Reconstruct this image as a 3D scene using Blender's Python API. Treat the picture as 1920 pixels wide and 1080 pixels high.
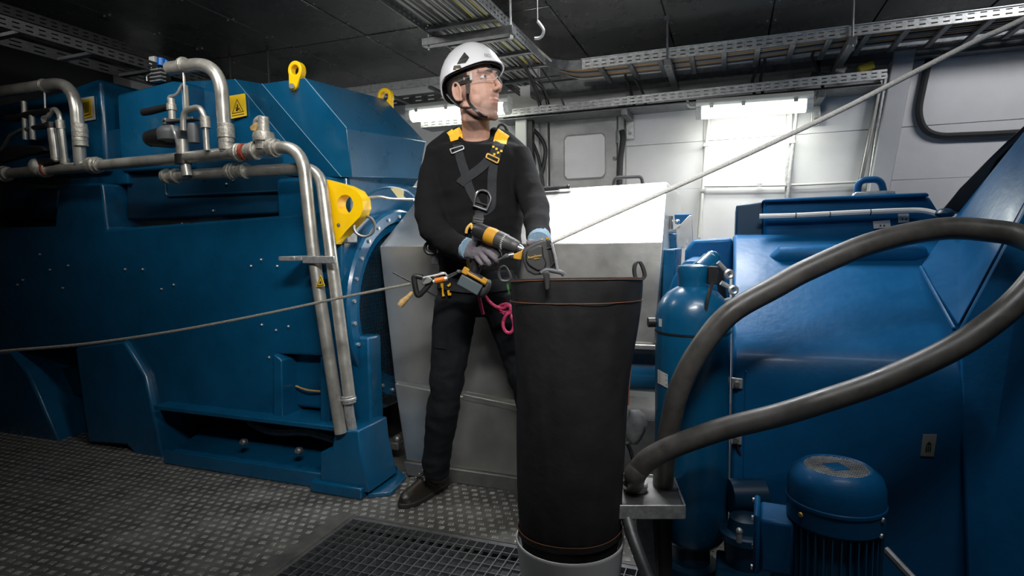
import bpy, bmesh, math, random
import numpy as np
from mathutils import Vector, Matrix
from mathutils.bvhtree import BVHTree
random.seed(7)
for o in list(bpy.data.objects): bpy.data.objects.remove(o)
SC = bpy.context.scene
COL = SC.collection

# ------------------------------------------------------------------ camera, world, lights, exposure
FPX, YAW, PITCH, ROLL, CAM_H = 1100.0, math.radians(20.4), math.radians(4.42), math.radians(0.8), 1.07
CM = Matrix.Rotation(YAW, 3, 'Z') @ Matrix.Rotation(math.pi/2 - PITCH, 3, 'X') @ Matrix.Rotation(-ROLL, 3, 'Z')
CO = Vector((0, 0, CAM_H))
cd = bpy.data.cameras.new('camera'); cam = bpy.data.objects.new('camera', cd); COL.objects.link(cam)
cam.matrix_world = Matrix.Translation(CO) @ CM.to_4x4()
cd.sensor_width = 36.0; cd.lens = 36.0 * FPX / 1920.0; cd.clip_start = 0.05
SC.camera = cam
w = bpy.data.worlds.new('world'); SC.world = w; w.use_nodes = True
w.node_tree.nodes['Background'].inputs[0].default_value = (0.55, 0.6, 0.65, 1)
w.node_tree.nodes['Background'].inputs[1].default_value = 0.022
SC.view_settings.view_transform = 'Standard'; SC.view_settings.look = 'None'
SC.view_settings.exposure = 0.0; SC.view_settings.gamma = 1.0
SC.view_settings.use_curve_mapping = False

def lamp(name, kind, loc, target, energy, size, size_y=None, color=(1, 1, 1), parent=None, spread=180):
    L = bpy.data.lights.new(name, kind); L.energy = energy; L.color = color
    if kind == 'AREA':
        L.shape = 'RECTANGLE'; L.size = size; L.size_y = size_y or size; L.spread = math.radians(spread)
    else:
        L.shadow_soft_size = size
    o = bpy.data.objects.new(name, L); COL.objects.link(o); o.location = loc
    d = Vector(target) - Vector(loc); o.rotation_euler = d.to_track_quat('-Z', 'Y').to_euler()
    return o
# overhead area lights, unseen and placed for effect; wall lamps on the back wall
lamp('unseen_overhead_light', 'AREA', (-1.55, 1.60, 2.24), (-1.50, 1.90, 1.2), 11, 0.9, 0.16, (1.0, 0.985, 0.95))  # no fixture; placed to brighten the hood over the lower housing
lamp('unseen_overhead_light', 'AREA', (-0.35, 2.80, 2.26), (-0.34, 2.70, 1.0), 26, 1.0, 0.30, (0.95, 0.97, 1.0), spread=105)  # no fixture; placed so the steel cover's top shines white
lamp('unseen_overhead_light', 'AREA', (-2.5, 1.20, 2.20), (-2.75, 2.2, 1.75), 1.9, 0.9, 0.14, (1.0, 0.98, 0.94), spread=70)  # added to lift the upper left of the generator
lamp('unseen_overhead_light', 'AREA', (0.0, 0.25, 2.24), (-0.85, 2.0, 1.25), 11, 0.9, 0.16, (1.0, 0.985, 0.96), spread=66)  # front fill added for the worker and the bag
lamp('unseen_overhead_light', 'AREA', (0.5, 0.95, 2.24), (0.42, 1.6, 0.5), 4.5, 0.9, 0.16, (0.96, 0.98, 1.0), spread=120)  # fill added for the rope and the electric motor
lamp('wall_lamp_light', 'AREA', (0.1, 3.70, 1.74), (0.05, 3.3, 0.7), 6.5, 0.6, 0.07, (0.97, 1.0, 0.93))
lamp('wall_lamp_light', 'AREA', (-1.95, 3.5, 1.80), (-1.9, 3.2, 0.8), 8, 0.6, 0.07, (0.97, 1.0, 0.9))
lamp('wall_lamp_light', 'AREA', (0.12, 3.80, 1.74), (0.12, 3.99, 1.45), 3.0, 0.55, 0.05, (0.97, 1.0, 0.9))
lamp('unseen_overhead_light', 'AREA', (1.7, 2.7, 2.24), (1.3, 3.9, 1.4), 7.5, 0.9, 0.14, (0.97, 0.98, 1.0), spread=150)  # added out of view to brighten the wall's right part

# ------------------------------------------------------------------ pixel rays of the photograph (1920 x 1080) to points of the room
HEADV = Vector((-math.sin(YAW), math.cos(YAW), 0)); RIGHTV = Vector((math.cos(YAW), math.sin(YAW), 0)); UP = Vector((0, 0, 1))
def ray(px, py): return CM @ Vector(((px-960)/FPX, -(py-540)/FPX, -1.0))
def at_y(px, py, y): d = ray(px, py); return CO + d*(y/d.y)
def at_x(px, py, x): d = ray(px, py); return CO + d*(x/d.x)
def at_z(px, py, z): d = ray(px, py); return CO + d*((z-CAM_H)/d.z)
def at_d(px, py, f): d = ray(px, py); return CO + d*(f/d.dot(HEADV))
PXM = lambda px, d: px*d/FPX          # pixels to metres at a distance

# ------------------------------------------------------------------ materials
MATS = {}
def mat(name, col, rough=0.5, metal=0.0, var=0.0, scale=8.0, bump=0.0, bscale=60.0, coat=0.0, emit=None, estr=0.0, alpha=1.0, trans=0.0, stretch=None, col2=None, rvar=0.0):
    m = bpy.data.materials.new(name); m.use_nodes = True
    nt = m.node_tree; b = nt.nodes['Principled BSDF']; N = nt.nodes.new; L = nt.links.new
    b.inputs['Base Color'].default_value = (*col, 1); b.inputs['Roughness'].default_value = rough
    b.inputs['Metallic'].default_value = metal; b.inputs['Coat Weight'].default_value = coat; b.inputs['Coat Roughness'].default_value = 0.12
    if trans: b.inputs['Transmission Weight'].default_value = trans; b.inputs['IOR'].default_value = 1.15
    if alpha < 1: b.inputs['Alpha'].default_value = alpha
    if emit: b.inputs['Emission Color'].default_value = (*emit, 1); b.inputs['Emission Strength'].default_value = estr
    if var or bump or rvar:
        tc = N('ShaderNodeTexCoord'); mp = N('ShaderNodeMapping'); L(tc.outputs['Object'], mp.inputs[0])
        if stretch: mp.inputs['Scale'].default_value = stretch
    if var or rvar:
        n = N('ShaderNodeTexNoise'); n.inputs['Scale'].default_value = scale; n.inputs['Detail'].default_value = 6; n.inputs['Roughness'].default_value = 0.65
        L(mp.outputs[0], n.inputs['Vector'])
    if var:
        r = N('ShaderNodeMix'); r.data_type = 'RGBA'
        c2 = col2 or tuple(min(1, c*(1+var)) for c in col)
        c1 = tuple(c*(1-var) for c in col) if not col2 else col
        r.inputs[6].default_value = (*c1, 1); r.inputs[7].default_value = (*c2, 1)
        cr = N('ShaderNodeMapRange'); cr.inputs[1].default_value = 0.35; cr.inputs[2].default_value = 0.65
        L(n.outputs['Fac'], cr.inputs[0]); L(cr.outputs[0], r.inputs[0]); L(r.outputs[2], b.inputs['Base Color'])
    if rvar:
        rr = N('ShaderNodeMapRange'); rr.inputs[1].default_value = 0.3; rr.inputs[2].default_value = 0.7
        rr.inputs[3].default_value = max(0.03, rough-rvar); rr.inputs[4].default_value = min(1, rough+rvar)
        L(n.outputs['Fac'], rr.inputs[0]); L(rr.outputs[0], b.inputs['Roughness'])
    if bump:
        n2 = N('ShaderNodeTexNoise'); n2.inputs['Scale'].default_value = bscale; n2.inputs['Detail'].default_value = 4; L(mp.outputs[0], n2.inputs['Vector'])
        bp = N('ShaderNodeBump'); bp.inputs['Strength'].default_value = bump; bp.inputs['Distance'].default_value = 0.01
        L(n2.outputs['Fac'], bp.inputs['Height']); L(bp.outputs[0], b.inputs['Normal'])
    if name == 'blue_paint_machine': b.inputs['Specular IOR Level'].default_value = 0.18
    if name in ('black_knit', 'dark_trouser_cloth', 'charcoal_webbing', 'black_canvas'): b.inputs['Specular IOR Level'].default_value = 0.2
    MATS[name] = m; return m
blue = mat('blue_paint', (0.002, 0.078, 0.175), 0.30, 0.0, 0.12, 5, 0.05, 55, 0.25, rvar=0.08)
blue_lit = mat('blue_paint_machine', (0.003, 0.080, 0.205), 0.40, 0.0, 0.12, 4, 0.10, 40, 0.04, rvar=0.08)
blue_shade = mat('shaded_blue_paint', (0.003, 0.035, 0.075), 0.4, 0.0, 0.1, 6)  # darker copy of the blue, shade put into its colour
bright_blue = mat('bright_blue_plastic', (0.0, 0.16, 0.62), 0.35)
steel = mat('brushed_steel', (0.62, 0.615, 0.59), 0.35, 0.88, 0.10, 3.5, 0.02, 120, rvar=0.08)
steel_dark = mat('dull_steel', (0.30, 0.30, 0.29), 0.45, 0.8, 0.2, 12)
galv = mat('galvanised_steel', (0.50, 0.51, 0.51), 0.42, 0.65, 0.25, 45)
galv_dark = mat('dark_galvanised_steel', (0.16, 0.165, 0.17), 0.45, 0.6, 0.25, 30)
pipe_m = mat('stainless_pipe', (0.52, 0.505, 0.46), 0.34, 0.65, 0.18, 14, rvar=0.08)
fit_m = mat('cast_pipe_fitting', (0.46, 0.44, 0.39), 0.45, 0.55, 0.3, 60, 0.2, 120)
red_band = mat('red_sealant', (0.35, 0.07, 0.04), 0.6, 0, 0.3, 40)
yellow = mat('yellow_paint', (0.95, 0.58, 0.0), 0.38, 0, 0.06, 10, 0.03, 60)
sign_y = mat('yellow_sign', (0.85, 0.55, 0.02), 0.45, 0, 0.05, 8)
blackp = mat('black_plastic', (0.013, 0.013, 0.014), 0.42, 0, 0.2, 30)
rubber = mat('black_rubber', (0.014, 0.015, 0.016), 0.55, 0, 0.2, 20)
hose_m = mat('grey_hose_rubber', (0.085, 0.080, 0.073), 0.42, 0, 0.25, 18, 0.06, 50, rvar=0.1)
wall_m = mat('white_wall_sheet', (0.66, 0.655, 0.67), 0.42, 0, 0.07, 2.5, 0.02, 12)
door_m = mat('grey_door_sheet', (0.36, 0.365, 0.36), 0.38, 0.35, 0.22, 4, 0.03, 10)
ceil_m = mat('dark_ceiling_sheet', (0.125, 0.127, 0.122), 0.28, 0.5, 0.18, 3, 0.02, 6, rvar=0.08)
ceil_back = mat('ceiling_void', (0.01, 0.01, 0.011), 0.8)
shade_steel = mat('shaded_left_tray_steel', (0.045, 0.046, 0.048), 0.6, 0.3, 0.2, 30)  # tray steel darkened: shade of the left end in its colour
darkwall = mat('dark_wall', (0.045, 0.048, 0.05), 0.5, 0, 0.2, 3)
floor_m = mat('floor_plate', (0.15, 0.146, 0.134), 0.48, 0.45, 0.30, 7, 0.05, 90, rvar=0.1)
tread_m = mat('worn_tread', (0.36, 0.352, 0.33), 0.4, 0.35, 0.4, 40, 0.2, 200)
grate_m = mat('grating_bar', (0.20, 0.205, 0.21), 0.42, 0.6, 0.2, 40)
pit_m = mat('pit_sheet', (0.024, 0.028, 0.032), 0.6)
white_pl = mat('white_plastic', (0.62, 0.63, 0.60), 0.4)
diff_m = mat('lamp_diffuser', (0.9, 0.9, 0.85), 0.4, emit=(0.97, 1.0, 0.86), estr=5.0)
cable_k = mat('black_cable', (0.02, 0.02, 0.02), 0.45)
cable_g = mat('grey_cable', (0.17, 0.17, 0.165), 0.5)
cable_w = mat('pale_cable', (0.36, 0.355, 0.33), 0.5)
cable_o = mat('orange_cable', (0.30, 0.165, 0.06), 0.5)
cable_y = mat('yellow_cable', (0.38, 0.33, 0.06), 0.5)
conduit_w = mat('white_conduit', (0.62, 0.62, 0.60), 0.4)
skin = mat('skin', (0.50, 0.285, 0.215), 0.60, 0, 0.10, 30, 0.03, 200)
lips_m = mat('lips', (0.40, 0.20, 0.155), 0.45)
hair_m = mat('dark_brown_hair', (0.018, 0.012, 0.009), 0.55, 0, 0.4, 90, 0.3, 200)
stub_m = mat('stubble', (0.26, 0.15, 0.11), 0.6, 0, 0.3, 250)
eye_w = mat('eye_white', (0.75, 0.73, 0.70), 0.2)
iris_m = mat('iris', (0.10, 0.16, 0.22), 0.2)
cloth_k = mat('black_knit', (0.0042, 0.0044, 0.0050), 0.92, 0, 0.25, 12, 0.5, 14)
trous_m = mat('dark_trouser_cloth', (0.0055, 0.0066, 0.0088), 0.85, 0, 0.3, 14, 0.55, 16)
web_m = mat('charcoal_webbing', (0.020, 0.022, 0.025), 0.75, 0, 0.15, 60)
pad_y = mat('yellow_webbing', (0.80, 0.42, 0.01), 0.6, 0, 0.15, 80, 0.4, 160)
helm_m = mat('white_helmet_shell', (0.72, 0.72, 0.75), 0.38, coat=0.2)
dgrey = mat('dark_grey_plastic', (0.038, 0.038, 0.038), 0.5, 0, 0.12, 30)
mgrey = mat('mid_grey_plastic', (0.09, 0.095, 0.10), 0.45)
drill_y = mat('tool_yellow_plastic', (0.45, 0.22, 0.012), 0.5)
batt_m = mat('slate_battery_plastic', (0.062, 0.082, 0.09), 0.5)
chrome = mat('bright_metal', (0.62, 0.62, 0.62), 0.22, 0.95)
glove_m = mat('grey_glove_coating', (0.135, 0.12, 0.135), 0.75, 0, 0.12, 60, 0.25, 90)
cuff_m = mat('pale_blue_cuff_knit', (0.17, 0.26, 0.34), 0.85, 0, 0.15, 120)
pink_m = mat('pink_rope_sheath', (0.50, 0.035, 0.12), 0.7, 0, 0.35, 160, 0.4, 200)
rope_w = mat('white_rope_sheath', (0.62, 0.61, 0.58), 0.7, 0, 0.15, 200, 0.4, 260)
rope_g = mat('grey_rope_sheath', (0.20, 0.19, 0.165), 0.8, 0, 0.3, 200, 0.4, 260)
orange_a = mat('orange_anodised', (0.65, 0.19, 0.02), 0.35, 0.4)
tan_m = mat('tan_webbing', (0.42, 0.27, 0.10), 0.7, 0, 0.3, 60)
gold_m = mat('gold_anodised', (0.80, 0.50, 0.12), 0.4, 0.3)
green_m = mat('green_webbing', (0.06, 0.30, 0.05), 0.7)
bag_m = mat('black_canvas', (0.026, 0.026, 0.027), 0.58, 0, 0.2, 5, 0.8, 8, rvar=0.1)
stitch_m = mat('orange_stitch', (0.28, 0.10, 0.045), 0.7)
bucket_m = mat('white_bucket_plastic', (0.80, 0.80, 0.81), 0.45)
glass_m = mat('clear_lens', (0.45, 0.47, 0.5), 0.03, alpha=0.09)
shoe_m = mat('brown_black_leather', (0.022, 0.018, 0.012), 0.42, 0, 0.3, 20, 0.15, 60)
sole_m = mat('shoe_sole', (0.020, 0.018, 0.016), 0.6)
label_w = mat('white_label', (0.55, 0.55, 0.53), 0.5)
label_g = mat('grey_label', (0.20, 0.21, 0.20), 0.5)
ink = mat('black_ink', (0.012, 0.012, 0.012), 0.6)
ink_g = mat('grey_ink', (0.10, 0.10, 0.11), 0.6)
text_y = mat('yellow_ink', (0.75, 0.42, 0.02), 0.5)
mesh_m = mat('black_wire_mesh', (0.03, 0.03, 0.03), 0.4, 0.5)
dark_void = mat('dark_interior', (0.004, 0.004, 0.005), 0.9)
rag_m = mat('grey_rag', (0.12, 0.125, 0.13), 0.85, 0, 0.2, 20, 0.4, 30)

# ------------------------------------------------------------------ mesh builder
class MB:
    def __init__(s): s.v = []; s.f = []
    def add(s, vs, fs):
        k = len(s.v); s.v += [Vector(v) for v in vs]; s.f += [tuple(i+k for i in f) for f in fs]; return s
    def hexa(s, p):   # 4 bottom, 4 top
        return s.add(p, [(3, 2, 1, 0), (4, 5, 6, 7), (0, 1, 5, 4), (1, 2, 6, 5), (2, 3, 7, 6), (3, 0, 4, 7)])
    def mm(s, a, b):
        x0, y0, z0 = a; x1, y1, z1 = b
        return s.hexa([(x0, y0, z0), (x1, y0, z0), (x1, y1, z0), (x0, y1, z0), (x0, y0, z1), (x1, y0, z1), (x1, y1, z1), (x0, y1, z1)])
    def box(s, c, sz, R=None):
        R = R or Matrix.Identity(3); c = Vector(c); hx, hy, hz = [q/2 for q in sz]
        return s.hexa([c + R @ Vector(q) for q in [(-hx, -hy, -hz), (hx, -hy, -hz), (hx, hy, -hz), (-hx, hy, -hz), (-hx, -hy, hz), (hx, -hy, hz), (hx, hy, hz), (-hx, hy, hz)]])
    def bar(s, a, b, wd, ht, up=UP):
        a = Vector(a); b = Vector(b); d = (b-a); z = d.normalized(); x = z.cross(Vector(up))
        if x.length < 1e-4: x = z.cross(Vector((1, 0, 0)))
        x.normalize(); y = x.cross(z); R = Matrix((x, y, z)).transposed()
        return s.box((a+b)/2, (wd, ht, d.length), R)
    def rings(s, rs, cap=True, closed=False):
        n = len(rs[0]); vs = [p for r in rs for p in r]; fs = []
        m = len(rs)
        for i in range(m if closed else m-1):
            for j in range(n):
                a = i*n+j; b = i*n+(j+1) % n; c = ((i+1) % m)*n+(j+1) % n; d = ((i+1) % m)*n+j
                fs.append((a, b, c, d))
        if cap and not closed:
            fs.append(tuple(range(n))[::-1]); fs.append(tuple((m-1)*n+j for j in range(n)))
        return s.add(vs, fs)
    def lathe(s, p0, axis, prof, n=24, cap=True, up=None):
        p0 = Vector(p0); z = Vector(axis).normalized(); u = Vector(up) if up else (Vector((0, 0, 1)) if abs(z.z) < 0.9 else Vector((1, 0, 0)))
        x = u.cross(z).normalized(); y = z.cross(x)
        return s.rings([[p0 + z*t + (x*math.cos(2*math.pi*j/n) + y*math.sin(2*math.pi*j/n))*max(r, 1e-4) for j in range(n)] for t, r in prof], cap)
    def cyl(s, a, b, r0, r1=None, n=16):
        a = Vector(a); b = Vector(b); L = (b-a).length
        return s.lathe(a, b-a, [(0, r0), (L, r0 if r1 is None else r1)], n)
    def tube(s, pts, r, n=10, closed=False, cap=True):
        pts = [Vector(p) for p in pts]; m = len(pts); rs = []; prev = None
        for i, p in enumerate(pts):
            if closed: t = pts[(i+1) % m]-pts[i-1]
            else: t = pts[min(i+1, m-1)]-pts[max(i-1, 0)]
            t.normalize()
            if prev is None:
                x = t.cross(UP)
                if x.length < 0.1: x = t.cross(Vector((1, 0, 0)))
            else: x = prev - t*prev.dot(t)
            x.normalize(); prev = x; y = t.cross(x)
            rr = r[i] if isinstance(r, (list, tuple)) else r
            rs.append([p + (x*math.cos(2*math.pi*j/n)+y*math.sin(2*math.pi*j/n))*rr for j in range(n)])
        return s.rings(rs, cap, closed)
    def prism(s, poly, vec):
        n = len(poly); vec = Vector(vec); a = [Vector(p) for p in poly]; b = [p+vec for p in a]
        return s.add(a+b, [tuple(range(n))[::-1], tuple(range(n, 2*n))]+[(i, (i+1) % n, n+(i+1) % n, n+i) for i in range(n)])
    def ball(s, c, r, nu=14, nv=9, R=None):
        c = Vector(c); r = (r, r, r) if isinstance(r, (int, float)) else r; R = R or Matrix.Identity(3)
        rs = []
        for i in range(nv):
            th = math.pi*(i+0.02 if i == 0 else (i-0.02 if i == nv-1 else i))/(nv-1)
            rs.append([c + R @ Vector((r[0]*math.sin(th)*math.cos(2*math.pi*j/nu), r[1]*math.sin(th)*math.sin(2*math.pi*j/nu), -r[2]*math.cos(th))) for j in range(nu)])
        return s.rings(rs, True)
    def torus(s, c, axis, R, r, n=28, m=8):
        z = Vector(axis).normalized(); x = z.orthogonal().normalized(); y = z.cross(x); c = Vector(c)
        return s.tube([c+(x*math.cos(2*math.pi*i/n)+y*math.sin(2*math.pi*i/n))*R for i in range(n)], r, m, closed=True)
    def holed(s, outline, hc, hr, thick, n=28):   # plate with a round hole; outline 3D (star-shaped about hc), thick = vector
        hc = Vector(hc); thick = Vector(thick); z = thick.normalized(); x = z.orthogonal().normalized(); y = z.cross(x)
        P = [((Vector(p)-hc).dot(x), (Vector(p)-hc).dot(y)) for p in outline]
        angs = sorted(set([round(2*math.pi*i/n, 5) for i in range(n)]+[round(math.atan2(b, a) % (2*math.pi), 5) for a, b in P]))
        o, h = [], []
        for a in angs:
            dx, dy = math.cos(a), math.sin(a); best = 0
            for i in range(len(P)):
                (ax, ay), (bx, by) = P[i], P[(i+1) % len(P)]; ex, ey = bx-ax, by-ay; den = dx*ey-dy*ex
                if abs(den) < 1e-12: continue
                t = (ax*ey-ay*ex)/den; u = (ax*dy-ay*dx)/den
                if t > 0 and -1e-3 <= u <= 1.001: best = max(best, t)
            o.append(hc+(x*dx+y*dy)*best); h.append(hc+(x*dx+y*dy)*hr)
        m = len(angs); vs = o+h+[p+thick for p in o]+[p+thick for p in h]; fs = []
        for i in range(m):
            j = (i+1) % m
            fs += [(i, j, m+j, m+i), (2*m+i, 3*m+i, 3*m+j, 2*m+j), (i, 2*m+i, 2*m+j, j), (m+i, m+j, 3*m+j, 3*m+i)]
        return s.add(vs, fs)
    def rail(s, a, b, hv, tv, pitch=0.042, slot=0.022, rows=(0.24, 0.36, 0.62, 0.74)):   # perforated strip from a to b, height vector hv, thickness vector tv
        a = Vector(a); b = Vector(b); hv = Vector(hv); tv = Vector(tv); L = (b-a).length; d = (b-a)/L; n = max(1, int(L/pitch)); g = L/n
        us = []
        for i in range(n): us += [i*g, i*g+(g-slot)]
        us.append(L); vs_ = [0, *rows, 1]; k = len(vs_)
        V = [a+d*u+hv*v for u in us for v in vs_]; F = []
        for i in range(len(us)-1):
            for j in range(k-1):
                if i % 2 == 1 and j % 2 == 1: continue
                F.append((i*k+j, (i+1)*k+j, (i+1)*k+j+1, i*k+j+1))
        s.add(V, F); s.add([p+tv for p in V], [f[::-1] for f in F])
        s.prism([a, a+tv, a+tv+hv*0.02, a+hv*0.02], d*L); s.prism([a+hv*0.98, a+hv*0.98+tv, a+tv+hv, a+hv], d*L)
        return s
    def shift(s, m): s.v = [m @ p for p in s.v]; return s
def smooth_path(pts, per=8, closed=False):   # Catmull-Rom through pts
    P = [Vector(p) for p in pts]; n = len(P); out = []
    for i in range(n if closed else n-1):
        g = (lambda k: P[k % n]) if closed else (lambda k: P[max(0, min(n-1, k))])
        p0, p1, p2, p3 = g(i-1), g(i), g(i+1), g(i+2)
        for k in range(per):
            t = k/per
            out.append(0.5*((2*p1)+(p2-p0)*t+(2*p0-5*p1+4*p2-p3)*t*t+(3*p1-p0-3*p2+p3)*t**3))
    if not closed: out.append(P[-1])
    return out
def bend_path(pts, rad, per=7):   # straight runs with rounded corners
    P = [Vector(p) for p in pts]; out = [P[0]]
    for i in range(1, len(P)-1):
        a = (P[i-1]-P[i]); b = (P[i+1]-P[i]); r = min(rad, a.length*0.49, b.length*0.49); a.normalize(); b.normalize()
        q0 = P[i]+a*r; q2 = P[i]+b*r
        for k in range(per+1):
            t = k/per; out.append(q0*(1-t)**2+P[i]*2*t*(1-t)+q2*t*t)
    out.append(P[-1]); return out

ORG = {}
def mesh_of(name, mb, origin=Vector((0, 0, 0)), sharp=38):
    me = bpy.data.meshes.new(name); me.from_pydata([tuple(p-origin) for p in mb.v], [], mb.f); me.update()
    bm = bmesh.new(); bm.from_mesh(me); bmesh.ops.recalc_face_normals(bm, faces=bm.faces)
    for f in bm.faces: f.smooth = True
    bm.to_mesh(me); bm.free(); me.set_sharp_from_angle(angle=math.radians(sharp)); return me
def setp(o, label=None, cat=None, group=None, kind=None):
    if label: o['label'] = label
    if cat: o['category'] = cat
    if group: o['group'] = group
    if kind: o['kind'] = kind
    return o
def part(name, mb, m, parent=None, label=None, cat=None, group=None, kind=None, bevel=0, seg=2, sharp=38, origin=None):
    if isinstance(mb, MB):
        if parent is not None: org = ORG[parent.name]
        elif origin is not None: org = Vector(origin)
        else:
            lo = [min(p[i] for p in mb.v) for i in range(3)]; hi = [max(p[i] for p in mb.v) for i in range(3)]
            org = Vector(((lo[0]+hi[0])/2, (lo[1]+hi[1])/2, lo[2]))
        me = mesh_of(name, mb, org, sharp)
    else:
        me = mb; org = ORG[parent.name] if parent is not None else Vector((0, 0, 0))
        me.transform(Matrix.Translation(-org))
    o = bpy.data.objects.new(name, me); COL.objects.link(o); me.materials.append(m)
    if parent is not None: o.parent = parent
    else: o.location = org
    ORG[o.name] = org.copy()
    if bevel:
        b = o.modifiers.new('bevel', 'BEVEL'); b.width = bevel; b.segments = seg; b.limit_method = 'ANGLE'; b.angle_limit = math.radians(35)
    return setp(o, label, cat, group, kind)
def thing(name, label, cat, loc, group=None):
    o = bpy.data.objects.new(name, None); o.empty_display_size = 0.05; COL.objects.link(o); o.location = loc; ORG[o.name] = Vector(loc)
    return setp(o, label, cat, group)
def share(name, src, parent, off):   # a piece sharing src's mesh, moved by off
    o = bpy.data.objects.new(name, src.data); COL.objects.link(o); o.parent = parent; o.location = Vector(src.location)+Vector(off)
    for md in src.modifiers:
        b = o.modifiers.new(md.name, md.type)
        b.width = md.width; b.segments = md.segments; b.limit_method = md.limit_method; b.angle_limit = md.angle_limit
    ORG[o.name] = ORG[src.name]; return o
def text_verts(txt, size):   # flat letters as a mesh in XY, centred
    c = bpy.data.curves.new('letters', 'FONT'); c.body = txt; c.size = size; c.align_x = 'CENTER'; c.align_y = 'CENTER'; c.extrude = 0
    o = bpy.data.objects.new('letters', c); COL.objects.link(o)
    dg = bpy.context.evaluated_depsgraph_get(); me = bpy.data.meshes.new_from_object(o.evaluated_get(dg))
    v = [tuple(q.co) for q in me.vertices]; f = [tuple(p.vertices) for p in me.polygons]
    bpy.data.objects.remove(o); bpy.data.meshes.remove(me); return v, f
def text_on(name, txt, size, c, ux, uy, m, parent, lift=0.001, label=None):
    v, f = text_verts(txt, size); ux = Vector(ux).normalized(); uy = Vector(uy).normalized(); n = ux.cross(uy)
    mb = MB().add([Vector(c)+ux*q[0]+uy*q[1]+n*lift for q in v], f)
    return part(name, mb, m, parent, label)
def remesh(mb, voxel, it=4, fac=0.5):
    me = bpy.data.meshes.new('rough'); me.from_pydata([tuple(p) for p in mb.v], [], mb.f); me.update()
    bm = bmesh.new(); bm.from_mesh(me); bmesh.ops.recalc_face_normals(bm, faces=bm.faces); bm.to_mesh(me); bm.free()
    o = bpy.data.objects.new('rough', me); COL.objects.link(o)
    a = o.modifiers.new('r', 'REMESH'); a.mode = 'VOXEL'; a.voxel_size = voxel
    if it: b = o.modifiers.new('s', 'SMOOTH'); b.factor = fac; b.iterations = it
    dg = bpy.context.evaluated_depsgraph_get(); out = bpy.data.meshes.new_from_object(o.evaluated_get(dg))
    bpy.data.objects.remove(o); bpy.data.meshes.remove(me)
    for p in out.polygons: p.use_smooth = True
    return out
def bvh_of(me): return BVHTree.FromPolygons([v.co.copy() for v in me.vertices], [tuple(p.vertices) for p in me.polygons])
def cast(bvh, px, py, off=0.0):
    d = ray(px, py).normalized(); h = bvh.ray_cast(CO, d)
    return None if h[0] is None else h[0]-d*off
def drape(bvh, path, wpx, off=0.004, thick=0.003, per=6, lanes=3):   # a band laid on a surface along points of the photograph
    P = smooth_path([(a, b, 0) for a, b in path], per); rows = []; last = None
    for i, p in enumerate(P):
        t = (P[min(i+1, len(P)-1)]-P[max(i-1, 0)]).normalized(); nx, ny = -t.y, t.x
        wd = wpx if not isinstance(wpx, (list, tuple)) else np.interp(i/(len(P)-1)*(len(wpx)-1), range(len(wpx)), wpx)
        row = []
        for k in range(lanes):
            s = (k/(lanes-1)-0.5)*wd; q = cast(bvh, p.x+nx*s, p.y+ny*s, off)
            row.append(q)
        if any(q is None for q in row):
            good = [q for q in row if q is not None]
            if not good: continue
            row = [q if q is not None else good[0] for q in row]
        rows.append(row)
    mb = MB()
    rs = []
    for row in rows:
        back = [q+ray(960, 540).normalized()*thick for q in row]
        rs.append(row+back[::-1])
    return mb.rings(rs, True)

# ================================================================== THE SETTING
GX0, GX1, GY0, GY1 = -1.375, -0.20, 0.95, 1.885
fl = MB()
for a, b in (((-4.6, -0.4, -0.02), (GX0, 4.1, 0)), ((GX1, -0.4, -0.02), (2.6, 4.1, 0)), ((GX0, GY1, -0.02), (GX1, 4.1, 0)), ((GX0, -0.4, -0.02), (GX1, GY0, 0))): fl.mm(a, b)
floor = part('floor', fl, floor_m, kind='structure', origin=(0, 0, 0))
tp = MB()
for j in range(46):
    yy = 0.60+j*0.0385
    for i in range(104):
        xx = -4.4+i*0.0435+(0.0217 if j % 2 else 0)+random.uniform(-.0015, .0015)
        if xx > 0.1 or (GX0-0.085 < xx < GX1+0.03 and GY0-0.03 < yy < GY1+0.022): continue
        a = math.radians(12+random.uniform(-5, 5)); c, s = math.cos(a), math.sin(a); k = 0 if (i+j) % 2 else 1
        hw, hh = 0.0118*random.uniform(.8, 1.08), 0.0102*random.uniform(.8, 1.08)
        for r in (-1, 0, 1):     # three raised ribs make one pad
            if k: q = [(-hw, r*hh*0.72-hh*0.27), (hw, r*hh*0.72-hh*0.27), (hw, r*hh*0.72+hh*0.27), (-hw, r*hh*0.72+hh*0.27)]
            else: q = [(r*hw*0.72-hw*0.27, -hh), (r*hw*0.72+hw*0.27, -hh), (r*hw*0.72+hw*0.27, hh), (r*hw*0.72-hw*0.27, hh)]
            lo = [(xx+u*c-v*s, yy+u*s+v*c, 0.0) for u, v in q]; cx = sum(p[0] for p in lo)/4; cy = sum(p[1] for p in lo)/4
            hi = [(cx+(p[0]-cx)*.75, cy+(p[1]-cy)*.75, 0.0017) for p in lo]
            tp.add(lo+hi, [(4, 5, 6, 7), (0, 1, 5, 4), (1, 2, 6, 5), (2, 3, 7, 6), (3, 0, 4, 7)])
part('tread_pad', tp, tread_m, floor, kind='stuff')
st = MB().mm((GX0-0.075, GY0, 0.0), (GX0-0.008, GY1+0.012, 0.003))
part('edge_strip', st, floor_m, floor)
pit = MB()
pit.mm((GX0, GY0, -0.075), (GX1, GY1, -0.05)); pit.mm((GX0-.02, GY0, -0.34), (GX0, GY1, -0.02)); pit.mm((GX1, GY0, -0.34), (GX1+.02, GY1, -0.02))
pit.mm((GX0, GY1, -0.34), (GX1, GY1+.02, -0.02)); pit.mm((GX0, GY0-.02, -0.34), (GX1, GY0, -0.02))
part('floor_pit', pit, pit_m, kind='structure')
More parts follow.
